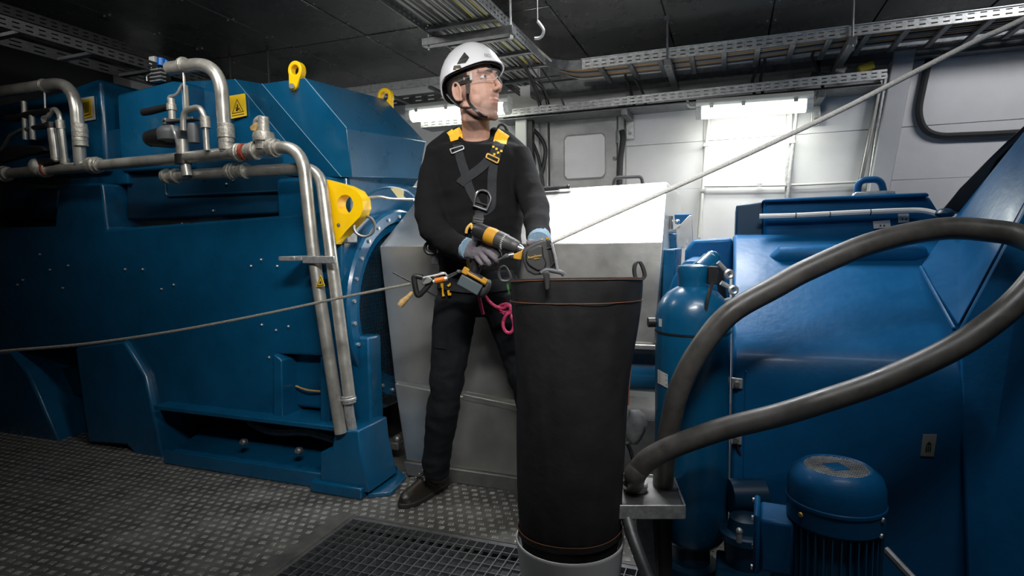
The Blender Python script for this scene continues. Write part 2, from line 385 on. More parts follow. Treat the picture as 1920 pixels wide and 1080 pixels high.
# grating lying in the floor opening: frame, bearing bars, cross bars
gr = thing('floor_grating', 'galvanised open bar grating set into the tread plate floor before the white bucket', 'grating', (GX0, GY0, -0.03))
f = MB(); f.mm((GX0, GY0, -.03), (GX1, GY0+.006, 0)); f.mm((GX0, GY1-.022, -.03), (GX1, GY1-0.001, -0.002)); f.mm((GX0+.001, GY0+.006, -.03), (GX0+.007, GY1-.022, 0)); f.mm((GX1-.007, GY0+.006, -.03), (GX1-.001, GY1-.022, 0))
part('frame', f, grate_m, gr)
n = int((GX1-GX0)/0.0354); b0 = None
for i in range(1, n):
    x = GX0+0.008+i*0.0354
    if b0 is None: b0 = part('bearing_bar', MB().mm((x-.0015, GY0+.006, -.014), (x+.0015, GY1-.022, 0)), grate_m, gr); x0 = x
    else: share('bearing_bar', b0, gr, (x-x0, 0, 0))
b0 = None
for i in range(1, 21):
    y = GY1-0.022-i*0.0443
    if b0 is None: b0 = part('cross_bar', MB().mm((GX0+.007, y-.0013, -.010), (GX1-.007, y+.0013, 0.0008)), grate_m, gr); y0 = y
    else: share('cross_bar', b0, gr, (0, y-y0, 0))

# ceiling of dark sheets with open joints
CZ = 2.30
ceil = part('ceiling', MB().mm((-4.6, -0.4, CZ+.012), (2.6, 4.1, CZ+.05)), ceil_back, kind='structure')
xs = [-4.6, -3.66, -3.11, -2.56, -2.03, -1.47, -0.905, -0.35, 0.2, 0.75, 1.3, 1.85, 2.6]; ys = [-0.4, 1.25, 3.05, 4.1]
for i in range(len(xs)-1):
    for j in range(len(ys)-1):
        t = random.uniform(-.003, .003)
        part('ceiling_panel', MB().mm((xs[i]+.004, ys[j]+.004, CZ+t), (xs[i+1]-.004, ys[j+1]-.004, CZ+.014)), ceil_m, ceil, bevel=0.002, seg=1)
rv = MB()
for x in xs[2:9]:
    for k in range(9):
        y = 1.4+k*0.29
        for s in (-.02, .02): rv.cyl((x+s, y, CZ-.006), (x+s, y, CZ+.004), .006, n=6)
part('rivets', rv, galv_dark, ceil, kind='stuff')

# back wall: white sheet panels between pressed joints, hatch door at left
WY = 4.0
wall = part('wall_back', MB().mm((-4.6, WY+.012, 0), (2.6, WY+.06, CZ)), wall_m, kind='structure')
def wp(x0, x1, z0, z1, m=wall_m, dy=0.0, name='wall_panel'): return part(name, MB().mm((x0+.0008, WY+dy, z0+.0008), (x1-.0008, WY+.02, z1-.0008)), m, wall, bevel=0.002, seg=1)
for x0, x1 in ((-0.66, -0.17), (-0.17, 0.33), (0.33, 0.84), (0.84, 1.5), (1.5, 2.6)):
    wp(x0, x1, 0, 1.40); wp(x0, x1, 1.40, 1.70, dy=0.004); wp(x0, x1, 1.70, CZ)
for x0, x1 in ((-4.6, -2.6), (-2.6, -1.9), (-1.9, -1.27)): wp(x0, x1, 0, 1.5); wp(x0, x1, 1.5, CZ)
# door_1: grey service hatch with rounded recessed panel
dz0, dz1, dx0, dx1 = 0.9, 1.905, -1.185, -0.715
door = part('door_1', MB().mm((dx0, WY-.03, dz0), (dx1, WY-.005, dz1)), door_m, kind='structure', bevel=0.006)
fr = MB()
for a, b in (((dx0-.06, WY-.045, dz0), (dx0-.008, WY+.011, dz1+.07)), ((dx1+.008, WY-.045, dz0), (dx1+.05, WY+.011, dz1+.07)), ((dx0-.06, WY-.045, dz1+.008), (dx1+.05, WY+.011, dz1+.07))): fr.mm(a, b)
part('door_frame', fr, door_m, door, bevel=0.004)
def rrect(cx, cz, hw, hh, r, n=5):
    o = []
    for sx, sz, a0 in ((1, 1, 0), (-1, 1, 90), (-1, -1, 180), (1, -1, 270)):
        for k in range(n+1):
            a = math.radians(a0+90*k/n); o.append((cx+sx*(hw-r)+r*math.cos(a), cz+sz*(hh-r)+r*math.sin(a)))
    return o
rc = rrect(-0.935, 1.645, .142, .15, .035)
part('recess_rim', MB().tube([(x, WY-.031, z) for x, z in rc], .005, 6, closed=True), door_m, door)
rcp = [(x, WY-.034, z) for x, z in rrect(-0.935, 1.645, .138, .146, .033)]
mbp = MB(); rows = []
for k in range(13):
    t = -1+2*k/12; z = 1.645+t*.142; hw = .138-(.02 if abs(t) > .95 else 0); dep = 0.006*math.cos(t*7.0)
    rows.append([(-0.935-hw, WY-.031-dep*.6-.006, z), (-0.935+hw, WY-.031-dep*.6-.006, z), (-0.935+hw, WY-.03, z), (-0.935-hw, WY-.03, z)])
part('pressed_panel', MB().rings(rows), wall_m, door, 'paler pressed panel with a horizontal wave')
part('hinge', MB().cyl((dx1+.002, WY-.04, 1.72), (dx1+.002, WY-.04, 1.80), .009), galv_dark, door)
part('latch', MB().cyl((dx1-.015, WY-.05, 1.62), (dx1-.015, WY-.03, 1.62), .012), galv_dark, door)
# joints: pressed ribs on the wall
for k, x in enumerate((0.33,)): part('trim_1', MB().mm((x-.02, WY-.016, 0.6), (x+.014, WY, CZ)), galv, kind='structure', bevel=.003)
part('trim_2', MB().mm((-1.3, WY-.10, 2.06), (2.5, WY-.001, 2.15)), galv_dark, kind='structure', bevel=.006)
part('trim_3', MB().mm((-1.25, WY-.02, 2.18), (2.5, WY-.001, CZ)), galv_dark, kind='structure')
# left wall, dark
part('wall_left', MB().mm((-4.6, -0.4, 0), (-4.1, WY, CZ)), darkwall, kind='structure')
part('wall_right', MB().mm((2.5, -0.4, 0), (2.6, WY, CZ)), darkwall, kind='structure')
lw = MB().mm((-4.1, 3.0, 0), (-3.92, 3.25, CZ)); part('trim_4', lw, wall_m, kind='structure', bevel=.01)
part('trim_5', MB().prism([at_y(172, 60, 3.0), at_y(204, 60, 3.0), at_y(203, 190, 3.0), at_y(172, 190, 3.0)], (0, .12, 0)), wall_m, kind='structure')

col_m = mat('light_grey_column', (0.46, 0.46, 0.475), 0.45, 0, 0.08, 3)
# leaning columns right of the wall lamp
def column(name, tp_, bt, wd, dp, m, label=None, **k):
    a = at_y(*tp_, WY-.06); b = at_y(*bt, WY-.06); e = b+(b-a)*0.9
    mb = MB(); rs = []
    for p in (a, e): rs.append([p+Vector((-wd/2, -dp/2, 0)), p+Vector((wd/2, -dp/2, 0)), p+Vector((wd/2, dp/2, 0)), p+Vector((-wd/2, dp/2, 0))])
    return part(name, mb.rings(rs), m, kind='structure', bevel=.006)
c1 = column('trim_6', (1698, 72), (1648, 345), .105, .09, col_m)
part('bolt', MB().cyl(at_y(1706, 80, WY-.115), at_y(1706, 80, WY-.10), .013, n=8), galv_dark, c1)
column('trim_7', (1663, 140), (1632, 345), .035, .05, galv)  # darker tone carries the shade left of the column
column('trim_8', (1652, 150), (1612, 345), .022, .04, steel_dark)

# ================================================================== WALL FITTINGS
def tubing(name, pts, r, m, label, cat, group=None, rad=0.04, clips=(), clip_m=None, n=10):
    t = part(name, MB().tube(bend_path(pts, rad) if rad else smooth_path(pts), r, n), m, None, label, cat, group)
    for c in clips: part('clip', MB().box(c, (.03, .03, .018)), clip_m or galv, t)
    return t
tubing('wall_conduit', [at_y(1330, 215, 3.97), at_y(1322, 300, 3.97), at_y(1310, 445, 3.97)], .011, conduit_w, 'white vertical conduit on the wall below the left end of the bright lamp', 'conduit', rad=0, clips=[at_y(1324, 272, 3.97), at_y(1319, 357, 3.97)])
tubing('wall_conduit', [at_y(1494, 205, 3.96), at_y(1486, 280, 3.96), at_y(1477, 372, 3.96)], .012, galv, 'grey vertical conduit with clamp below the right end of the bright lamp', 'conduit', rad=0, clips=[at_y(1485, 266, 3.96)])
tubing('wall_conduit', [at_y(1320, 349, 3.97), at_y(1480, 347, 3.97), at_y(1610, 341, 3.97)], .008, conduit_w, 'thin horizontal conduit on the wall low behind the blue top cover', 'conduit', rad=0, clips=[at_y(1424, 347, 3.965), at_y(1478, 346, 3.965)])
tubing('wall_cable', [at_y(1166, 245, 3.93), at_y(1168, 262, 3.92), at_y(1163, 300, 3.92), at_y(1161, 350, 3.92), at_y(1161, 400, 3.92)], .019, rubber, 'thick black cable hanging beside the grey hatch door', 'cable', rad=0)
for k, (a, b, c) in enumerate((((990, 232), (1022, 275), (1014, 335)), ((985, 238), (1008, 290), (1018, 345)), ((982, 236), (1000, 285), (1004, 345)))):
    tubing('looped_cable', [at_y(*a, 3.9), at_y(*b, 3.9), at_y(*c, 3.9), at_y(c[0]-3, c[1]+30, 3.9)], (.014, .011, .008)[k], rubber,
           ('thickest outer black cable looping down left of the hatch door', 'middle black cable looping down left of the hatch door', 'thin inner black cable hanging by the worker\'s shoulder')[k], 'cable', rad=0)
part('junction_post', MB().prism([at_y(966, 214, 3.8), at_y(986, 214, 3.8), at_y(986, 300, 3.8), at_y(966, 300, 3.8)], (0, .05, 0)), white_pl, None, 'short pale post below the slotted tray behind the worker\'s shoulder', 'post', bevel=.003)
part('cable_duct', MB().prism([at_y(987, 214, 3.82), at_y(998, 214, 3.82), at_y(998, 300, 3.82), at_y(987, 300, 3.82)], (0, .05, 0)), blackp, None, 'dark narrow duct beside the pale post behind the worker\'s shoulder', 'duct', bevel=.002)
# oval hatch on the wall, edged by a black seal
hs = [at_y(*q, 3.97) for q in ((1752, 70), (1740, 120), (1730, 165), (1723, 205), (1728, 232), (1742, 248), (1768, 255), (1810, 254), (1860, 252), (1912, 249), (1985, 246), (2060, 240))]
part('hatch_seal', MB().tube(smooth_path(hs, 5), .019, 8), rubber, None, 'black rubber seal curving round the wall hatch at the right', 'seal')
# wall lamps
def wall_lamp(lx, rx, yy, label, cord=True):
    a = at_y(*lx, yy); b = at_y(*rx, yy); t = thing('wall_lamp', label, 'lamp', (a+b)/2)
    R = Vector((b.x-a.x, 0, b.z-a.z)); L = R.length; u = R.normalized(); v = Vector((0, -1, 0)); wv = u.cross(v)*-1
    if wv.z < 0: wv = -wv
    def P(s, q, z): return a+u*s-v*q+wv*z
    hb = MB().rings([[P(s, .10, .01), P(s, .01, .01), P(s, .0, .03), P(s, .02, .055), P(s, .10, .055)] for s in (0, L)])
    part('housing', hb, white_pl, t, bevel=.004)
    df = MB().rings([[P(s, .095, .009), P(s, .012, .009), P(s, .004, -.012), P(s, .02, -.045), P(s, .05, -.058), P(s, .085, -.045)] for s in (.035, L-.035)])
    part('diffuser', df, diff_m, t, bevel=.004)
    for s0, s1 in ((0, .034), (L-.034, L)):
        part('end_cap', MB().rings([[P(s, .098, .009), P(s, .01, .009), P(s, .002, -.013), P(s, .018, -.047), P(s, .05, -.06), P(s, .087, -.047)] for s in (s0, s1)]), white_pl, t, bevel=.004)
    for s in (.09, L*.42, L-.09): part('clip', MB().box(P(s, .003, .008), (.022, .012, .022)), galv, t)
    if cord: part('cord', MB().tube(bend_path([P(0, .05, .02), P(-.045, .05, .02), P(-.055, .05, .09)], .03), .008, 8), conduit_w, t)
    return t
wall_lamp((1304, 203), (1526, 187), 3.72, 'lit fluorescent lamp on the back wall above the blue machine at right')
wall_lamp((758, 211), (951, 193), 3.50, 'lit fluorescent lamp behind the worker\'s neck', cord=False)

# ================================================================== CABLE TRAYS
def ladder_tray(label, y0, y1, x0, x1, z, hgt, rungs_at, extra=None):
    t = thing('cable_tray', label, 'cable tray', (x0, y0, z)); return t
# overhead ladder running away from the camera, turning right along the wall
LX0, LX1, LZ = -1.37, -1.0, 2.075
tA = thing('cable_ladder', 'overhead ladder tray full of cables running back above the white helmet', 'cable tray', ((LX0+LX1)/2, 2.4, LZ))
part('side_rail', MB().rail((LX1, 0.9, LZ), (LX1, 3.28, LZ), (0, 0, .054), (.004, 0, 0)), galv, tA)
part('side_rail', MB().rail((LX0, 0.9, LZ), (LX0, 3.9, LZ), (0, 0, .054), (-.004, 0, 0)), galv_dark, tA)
r0 = None
for i in range(11):
    y = 1.02+i*0.255
    if i == 5: continue
    if r0 is None: r0 = part('rung', MB().mm((LX0, y, LZ+.004), (LX1, y+.03, LZ+.020)), galv_dark, tA, bevel=.002, seg=1); yr = y
    else: share('rung', r0, tA, (0, y-yr, 0))
ch = MB(); y = 2.62
ch.mm((LX0-.06, y, LZ-.040), (LX1+.045, y+.045, LZ-.002)); part('support_channel', ch, galv_dark, tA, bevel=.003)
rod = MB().cyl((LX1+.03, y+.02, LZ-.055), (LX1+.03, y+.02, CZ), .006, n=8); rod.cyl((LX1+.03, y+.02, LZ-.058), (LX1+.03, y+.02, LZ-.045), .012, n=6)
part('hanger_rod', rod, galv, tA)
part('hanger_rod', MB().cyl((LX0-.03, y+.02, LZ-.055), (LX0-.03, y+.02, CZ), .006, n=8), galv, tA)
bend = []
for k in range(9):
    a = math.radians(90*k/8); bend.append((LX1+.17-.17*math.cos(a), 3.28+.17*math.sin(a)))
mb = MB().rings([[Vector((x, y, LZ)), Vector((x, y, LZ+.054)), Vector((x+.003, y-.003, LZ+.054)), Vector((x+.003, y-.003, LZ))] for x, y in bend])
part('bend_rail', mb, galv_dark, tA)
# upper tray along the wall (front rail slotted), from far left to far right
tB = thing('cable_tray', 'upper slotted cable tray running right under the ceiling with orange cables', 'cable tray', (0, 3.45, LZ))
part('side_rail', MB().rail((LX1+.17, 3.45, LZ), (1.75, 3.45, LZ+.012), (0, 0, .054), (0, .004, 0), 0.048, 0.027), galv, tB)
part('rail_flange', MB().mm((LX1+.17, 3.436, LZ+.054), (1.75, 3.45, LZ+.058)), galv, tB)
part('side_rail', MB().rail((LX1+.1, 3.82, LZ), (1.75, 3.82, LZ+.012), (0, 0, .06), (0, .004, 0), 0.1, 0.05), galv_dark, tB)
r0 = None
for i in range(15):
    x = -0.74+i*0.17
    if r0 is None: r0 = part('rung', MB().mm((x, 3.454, LZ-.002), (x+.028, 3.82, LZ+.014)), galv_dark, tB, bevel=.002, seg=1); xr = x
    else: share('rung', r0, tB, (x-xr, 0, .012*(x-xr)/2.6))
for x in (-0.34, 0.56):
    part('support_arm', MB().mm((x-.02, 3.42, LZ-.042), (x+.02, 3.99, LZ-.003)), galv_dark, tB, bevel=.003)
    rd = MB().cyl((x, 3.43, LZ-.05), (x, 3.43, CZ), .006, n=8); rd.cyl((x, 3.43, CZ-.018), (x, 3.43, CZ), .018, n=8)
    part('hanger_rod', rd, galv_dark, tB)
tC = thing('cable_tray', 'upper slotted tray behind the helmet running left above the rear lifting eye', 'cable tray', (-1.9, 3.45, LZ))
part('side_rail', MB().rail((-3.2, 3.46, LZ+.015), (LX0-.004, 3.46, LZ+.015), (0, 0, .052), (0, .004, 0), 0.048, 0.027), galv, tC)
part('side_rail', MB().rail((-3.2, 3.80, LZ), (LX0-.004, 3.80, LZ), (0, 0, .068), (0, .004, 0), 0.1, 0.05), galv_dark, tC)
for x in (-2.55, -2.2, -1.85, -1.55): part('rung', MB().mm((x, 3.464, LZ), (x+.028, 3.80, LZ+.014)), galv_dark, tC)
# lower tray along the wall
tD = thing('cable_tray', 'lower slotted cable tray above the bright wall lamp and hatch door', 'cable tray', (0, 3.74, 1.9))
part('side_rail', MB().rail((-1.48, 3.74, 1.908), (0.78, 3.74, 1.922), (0, 0, .052), (0, .004, 0), 0.048, 0.027), galv, tD)
part('bottom_plate', MB().mm((-1.48, 3.745, 1.892), (0.78, 3.95, 1.897)), galv_dark, tD)
part('rear_rail', MB().mm((-1.48, 3.95, 1.892), (0.78, 3.954, 1.955)), galv_dark, tD)
for px in ((1172, 170), (1540, 150)):
    a = at_y(px[0], px[1], 3.76); z0 = 1.76
    br = MB().mm((a.x-.02, 3.72, 1.852), (a.x+.02, 3.97, 1.888)); part('bracket_arm', br, galv_dark, tD, bevel=.003)
    part('bracket_foot', MB().mm((a.x-.025, 3.955, 1.74), (a.x+.025, 3.985, 1.853)), galv, tD, bevel=.003)
    part('bracket_post', MB().mm((a.x-.012, 3.90, 1.97), (a.x+.012, 3.93, 2.10)), galv_dark, tD, bevel=.002)
    part('bolt', MB().cyl((a.x, 3.945, 1.775), (a.x, 3.956, 1.775), .012, n=6), steel_dark, tD)
tE = thing('cable_tray', 'short slotted tray directly below the lamp behind the worker\'s neck', 'cable tray', (-1.9, 3.6, 1.7))
a = at_y(789, 231, 3.62); b = at_y(900, 222, 3.62)
part('side_rail', MB().rail(a-Vector((0, 0, .03)), b-Vector((0, 0, .03)), (0, 0, .045), (0, .004, 0), 0.05, 0.03), galv, tE)
part('bottom_plate', MB().mm((a.x, 3.625, a.z-.032), (b.x, 3.78, a.z-.027)), galv_dark, tE)
# trays receding along the dark left wall
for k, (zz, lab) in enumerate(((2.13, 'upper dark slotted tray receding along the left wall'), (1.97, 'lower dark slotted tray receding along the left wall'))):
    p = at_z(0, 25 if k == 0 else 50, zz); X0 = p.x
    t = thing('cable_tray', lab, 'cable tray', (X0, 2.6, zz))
    part('side_rail', MB().rail((X0, 1.2, zz), (X0, 3.9, zz), (0, 0, .05), (.004, 0, 0), 0.05, 0.028), shade_steel, t)
    part('side_rail', MB().rail((X0-.25, 1.2, zz), (X0-.25, 3.9, zz), (0, 0, .05), (.004, 0, 0), 0.1, 0.05), shade_steel, t)
    for i in range(9): part('rung', MB().mm((X0-.25, 1.35+i*.3, zz), (X0, 1.38+i*.3, zz+.014)), shade_steel, t)
    part('hanger_rod', MB().cyl((X0+.02, 3.05, zz-.02), (X0+.02, 3.05, CZ), .009, n=8), shade_steel, t)

# cables lying in the overhead ladder: each one a thing
ones = 'first second third fourth fifth sixth seventh eighth ninth tenth eleventh twelfth thirteenth fourteenth fifteenth sixteenth seventeenth eighteenth nineteenth'.split()
def nth(k): return ones[k] if k < 19 else ('twentieth' if k == 19 else 'twenty-'+ones[k-20] if k < 29 else 'thirtieth' if k == 29 else 'thirty-'+ones[k-30])
kinds = [(cable_k, 'black'), (cable_g, 'grey'), (cable_w, 'pale')]
for i in range(32):
    x = LX0+.014+i*0.0108; m, cn = kinds[(i*7) % 3 if i % 4 else 0]; r = random.choice((.0042, .0055, .0065)); z = LZ+.022+r
    if i in (22, 28): m, cn = cable_y, 'yellow'
    y1 = 3.2+random.uniform(0, .25) if i > 16 else 3.75
    pts = [(x+random.uniform(-.004, .004), 0.9+k*(y1-.9)/7, z+random.uniform(0, .006)) for k in range(8)]
    if 12 <= i < 30 and cn == 'black': pts += [(x+.01, y1+.09, z-.03), (x+.02+.004*(i-17), y1+.16, z-.10), (x+.03+.006*(i-17), y1+.22, z-.19)]
    lab = f'{cn} cable, {nth(i)} from the left rail of the overhead ladder tray'
    part('cable', MB().tube(smooth_path(pts, 3), r, 6), m, None, lab, 'cable', cn+' cables in the overhead ladder')
for i in range(8):
    m, cn = ((cable_o, 'orange'), (cable_g, 'grey'), (cable_o, 'orange'), (cable_k, 'black'), (cable_g, 'grey'), (cable_o, 'orange'), (cable_k, 'black'), (cable_w, 'pale'))[i]
    y = 3.49+i*.036; r = .009 if cn == 'orange' else .0075; z = LZ+.016+r
    pts = [(LX0+.22+i*.018, 2.9, LZ+.06), (LX0+.25+i*.018, 3.2, LZ+.045), (LX1+.06, y-.06, z+.005), (LX1+.3, y, z), (0, y, z-.004), (.6, y+.006, z+.01), (1.2, y, z+.01), (1.75, y, z+.014)]
    part('cable', MB().tube(smooth_path(pts, 5), r, 6), m, None, f'{cn} cable, {nth(i)} behind the slotted front rail of the upper right tray', 'cable', cn+' cables in the upper right tray')
for i in range(4):
    z = 1.905; y = 3.78+i*.045
    part('cable', MB().tube([(-1.45, y, z), (-.5, y, z+.003), (.2, y, z), (.76, y, z+.003)], .008, 6), cable_k, None, f'black cable, {nth(i)} behind the front rail of the lower wall tray', 'cable', 'black cables in the lower wall tray')
for k, (xa, xb) in enumerate(((-0.62, -0.60), (-0.57, -0.53), (0.14, 0.11), (0.17, 0.155), (0.42, 0.47))):
    part('drop_cable', MB().tube(smooth_path([(xa, 3.70, LZ+.03), (xa, 3.78, LZ), (xb, 3.84, 2.0), (xb+.02, 3.86, 1.91)]), .009, 6), cable_k, None,
         f'short black cable dropping between the wall trays, {nth(k)} from the left', 'cable', 'black cables dropping between the trays')
# connectors above the right end of the lower tray
part('connector', MB().box((0.70, 3.86, 2.02), (.08, .05, .045), Matrix.Rotation(-.3, 3, 'Y')), mat('yellow_connector', (.35, .30, .01), .5), None, 'small yellow connector above the right end of the lower tray', 'connector', bevel=.008)
part('connector', MB().box((0.47, 3.86, 1.99), (.10, .05, .05), Matrix.Rotation(.2, 3, 'Y')), blackp, None, 'black cable connector above the lower tray left of the yellow one', 'connector', bevel=.008)
part('connector', MB().box((0.58, 3.88, 2.03), (.05, .04, .04), Matrix.Rotation(.5, 3, 'Y')), white_pl, None, 'small white connector beside the yellow one above the lower tray', 'connector', bevel=.006)
# hook hanging from the ceiling, right of the ladder
hk = [at_d(*q, 2.75) for q in ((1008, 40), (1013, 46), (1019, 56), (1017, 66), (1011, 71), (1002, 72))]
part('ceiling_hook', MB().tube(smooth_path(hk), .007, 7).cyl(hk[0], Vector((hk[0].x, hk[0].y, CZ)), .0025), galv, None, 'small curved hook hanging from the ceiling right of the ladder tray', 'hook')

# ================================================================== GENERATOR (left blue machine)
gen = thing('generator', 'large dark blue generator filling the left side behind the steel pipes', 'machine', (-2.7, 2.5, 0))
FY = 2.15
def pf(q, y=FY): return at_y(q[0], q[1], y)
outl = [(-130, 428), (102, 424), (110, 345), (190, 343), (200, 430), (400, 414), (600, 398), (642, 397), (642, 806), (612, 802), (606, 668), (520, 664), (516, 790), (292, 762), (232, 642), (138, 652), (-130, 668)]
part('lower_housing', MB().prism([pf(q) for q in outl], (0, .8, 0)), blue, gen, bevel=.014, seg=3)
part('pocket_back', MB().prism([pf(q, 2.30) for q in ((505, 650), (640, 650), (640, 810), (505, 800))], (0, .05, 0)), blue_shade, gen)  # shade inside the pocket painted as darker blue
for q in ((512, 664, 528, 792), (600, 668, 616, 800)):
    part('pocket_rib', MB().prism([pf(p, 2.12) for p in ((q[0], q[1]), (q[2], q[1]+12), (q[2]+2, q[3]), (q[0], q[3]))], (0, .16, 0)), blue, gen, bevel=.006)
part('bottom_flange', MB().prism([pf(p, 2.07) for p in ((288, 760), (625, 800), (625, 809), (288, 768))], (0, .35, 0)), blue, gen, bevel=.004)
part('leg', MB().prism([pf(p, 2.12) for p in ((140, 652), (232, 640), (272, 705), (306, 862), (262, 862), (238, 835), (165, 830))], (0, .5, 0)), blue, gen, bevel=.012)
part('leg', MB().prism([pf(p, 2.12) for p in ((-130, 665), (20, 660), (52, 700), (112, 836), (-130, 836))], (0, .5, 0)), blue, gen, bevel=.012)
part('cross_plate', MB().prism([pf(p, 2.3) for p in ((30, 690), (160, 690), (160, 742), (30, 735))], (0, .05, 0)), blue_shade, gen, bevel=.006)
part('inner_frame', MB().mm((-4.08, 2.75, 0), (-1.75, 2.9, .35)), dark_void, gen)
part('base_trough', MB().rings([[Vector((x, 2.05, 0)), Vector((x, 2.40, 0)), Vector((x, 2.40, .11)), Vector((x, 2.36, .12)), Vector((x, 2.10, .05)), Vector((x, 2.05, .075))] for x in (-2.62, -1.64)]), blue, gen, bevel=.008)
part('sump_hose', MB().tube(smooth_path([(-2.3, 2.3, .17), (-2.1, 2.24, .16), (-1.9, 2.26, .17), (-1.72, 2.25, .15)]), .022, 8), galv_dark, gen)
part('lower_conduit', MB().tube(smooth_path([(-2.5, 2.30, .20), (-2.1, 2.29, .19), (-1.7, 2.28, .18)]), .016, 8), steel_dark, gen)
for q in ((460, 829), (563, 845)): part('strainer_cap', MB().lathe(at_y(*q, 2.12), (0, -1, .3), [(0, .017), (.02, .017), (.028, .010)], 12), galv_dark, gen)
# pedestal where the pipes end
ped = MB().prism([pf(p, 2.03) for p in ((600, 928), (600, 848), (622, 844), (628, 806), (672, 808), (676, 846), (693, 924))], (0, .22, 0))
part('pipe_pedestal', ped, blue, gen, bevel=.007)
part('pedestal_plinth', MB().mm((-1.70, 2.01, 0), (-1.435, 2.30, .05)), blue, gen, bevel=.008)
part('foot_plate', MB().prism([at_z(*p, 0) for p in ((690, 935), (735, 930), (762, 900), (730, 868), (690, 880))], (0, 0, .02)), blue, gen, bevel=.004)
part('end_post', MB().mm((-1.64, 2.20, 0), (-1.50, 2.30, .66)), blue, gen, bevel=.012)
part('earth_clamp', MB().box(at_y(735, 833, 2.45), (.10, .05, .035)).box(at_y(725, 842, 2.44), (.06, .05, .02)).ball(at_y(745, 823, 2.45), .022), steel_dark, gen, bevel=.004)
# upper panels and hood
up = [pf(p, 2.27) for p in ((236, 312), (604, 285), (604, 396), (238, 412))]
part('upper_panel', MB().prism(up, (0, .5, 0)), blue_shade, gen, bevel=.01)
part('panel_rim', MB().tube(bend_path([pf(p, 2.266) for p in ((600, 318), (310, 328), (312, 368), (600, 355))], .03), .007, 6), blue_shade, gen)
part('upper_panel', MB().prism([pf(p, 2.27) for p in ((-130, 360), (108, 352), (108, 412), (-130, 418))], (0, .5, 0)), blue_shade, gen, bevel=.01)
part('ledge_cover', MB().prism([pf(p, 2.24) for p in ((130, 250), (232, 240), (240, 345), (130, 350))], (0, .5, 0)), blue, gen, bevel=.01)
part('cooler_cabinet', MB().prism([pf(p, 2.20) for p in ((-130, 222), (60, 184), (112, 172), (178, 148), (188, 149), (198, 300), (200, 322), (-130, 345))], (0, .55, 0)), blue, gen, bevel=.02, seg=3)
part('cooler_cabinet', MB().prism([pf(p, 2.22) for p in ((218, 177), (322, 151), (344, 153), (352, 316), (226, 322))], (0, .45, 0)), blue, gen, bevel=.016, seg=3)
F = [pf((345, 152), 2.36), pf((440, 148), 2.31), pf((491, 157), 2.24), pf((571, 146), 2.19), pf((650, 240), 2.20), pf((660, 332), 2.22), pf((640, 332), 2.205), pf((590, 332), 2.245), pf((345, 318), 2.36)]
B = [F[0]+Vector((0, .65, 0)), F[1]+Vector((0, .65, 0)), F[2]+Vector((0, .62, 0)), at_x(722, 186, F[3].x), at_x(798, 266, F[4].x), at_x(786, 334, F[5].x), F[6]+Vector((0, .62, 0)), F[7]+Vector((0, .6, 0)), F[8]+Vector((0, .6, 0))]
hood = MB().add(F+B, [(0, 1, 7, 8), (1, 2, 6, 7), (2, 3, 4, 5, 6), (17, 16, 10, 9), (16, 15, 11, 10), (15, 14, 13, 12, 11)]+[(i, (i+1) % 9, 9+(i+1) % 9, 9+i) for i in range(9)])
part('hood', hood, blue, gen, bevel=.003, sharp=5)
highlight_m = mat('painted_edge_highlight', (0.16, 0.30, 0.40), 0.5)  # pale colour standing in for light caught on the edges
for a_, b_ in ((1, 7), (2, 6), (3, 4)): part('fold_highlight', MB().tube([F[a_], F[b_]], .0016, 6), highlight_m, gen, 'pale painted highlight along the fold')  # thin tubes added as painted highlights on the folds
# block under the hood and the round flange with wire mesh
part('end_shield', MB().mm((-2.0, 2.22, .30), (-1.60, 3.0, 1.385)), blue, gen, bevel=.02, seg=3)
fc = Vector((-1.55, 2.60, .77))
part('flange', MB().rings([[fc+Vector((x, math.cos(a)*r, math.sin(a)*r)) for a in [2*math.pi*k/64 for k in range(64)]] for x, r in ((-.18, .455), (-.012, .472), (0, .462), (.002, .415), (-.012, .405), (-.014, .372), (-.10, .365))], cap=False), blue, gen)
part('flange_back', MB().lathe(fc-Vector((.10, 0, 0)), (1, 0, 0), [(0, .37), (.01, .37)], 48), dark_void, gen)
wm = MB()
for k in range(-20, 21):
    o_ = k*.0178; hh = math.sqrt(max(0, .366**2-o_*o_))
    if hh > .02:
        wm.mm((fc.x-.024, fc.y+o_-.0012, fc.z-hh), (fc.x-.021, fc.y+o_+.0012, fc.z+hh)); wm.mm((fc.x-.021, fc.y-hh, fc.z+o_-.0012), (fc.x-.018, fc.y+hh, fc.z+o_+.0012))
part('wire_mesh', wm, mesh_m, gen, kind='stuff')
for k in range(14):
    a = math.radians(95+k*13); p = fc+Vector((.001, math.cos(a)*.438, math.sin(a)*.438))
    part('bolt', MB().cyl(p, p+Vector((.008, 0, 0)), .009, n=6), galv, gen)
for q in ((33, 534), (43, 525), (94, 506), (128, 498), (75, 477), (118, 540), (235, 505), (268, 505), (326, 534), (303, 542), (471, 499), (520, 499), (490, 487), (220, 665), (217, 700), (491, 609), (518, 619), (541, 612), (505, 670)):
    p = at_y(*q, FY); part('bolt', MB().lathe(p, (0, -1, 0), [(0, .006), (.004, .006), (.007, .003)], 8), galv, gen)
for q in ((384, 336), (437, 338), (425, 345), (545, 342), (558, 341), (342, 420), (400, 395)):
    p = at_y(*q, 2.268); part('bolt', MB().lathe(p, (0, -1, 0), [(0, .006), (.004, .006), (.007, .003)], 8), galv, gen)
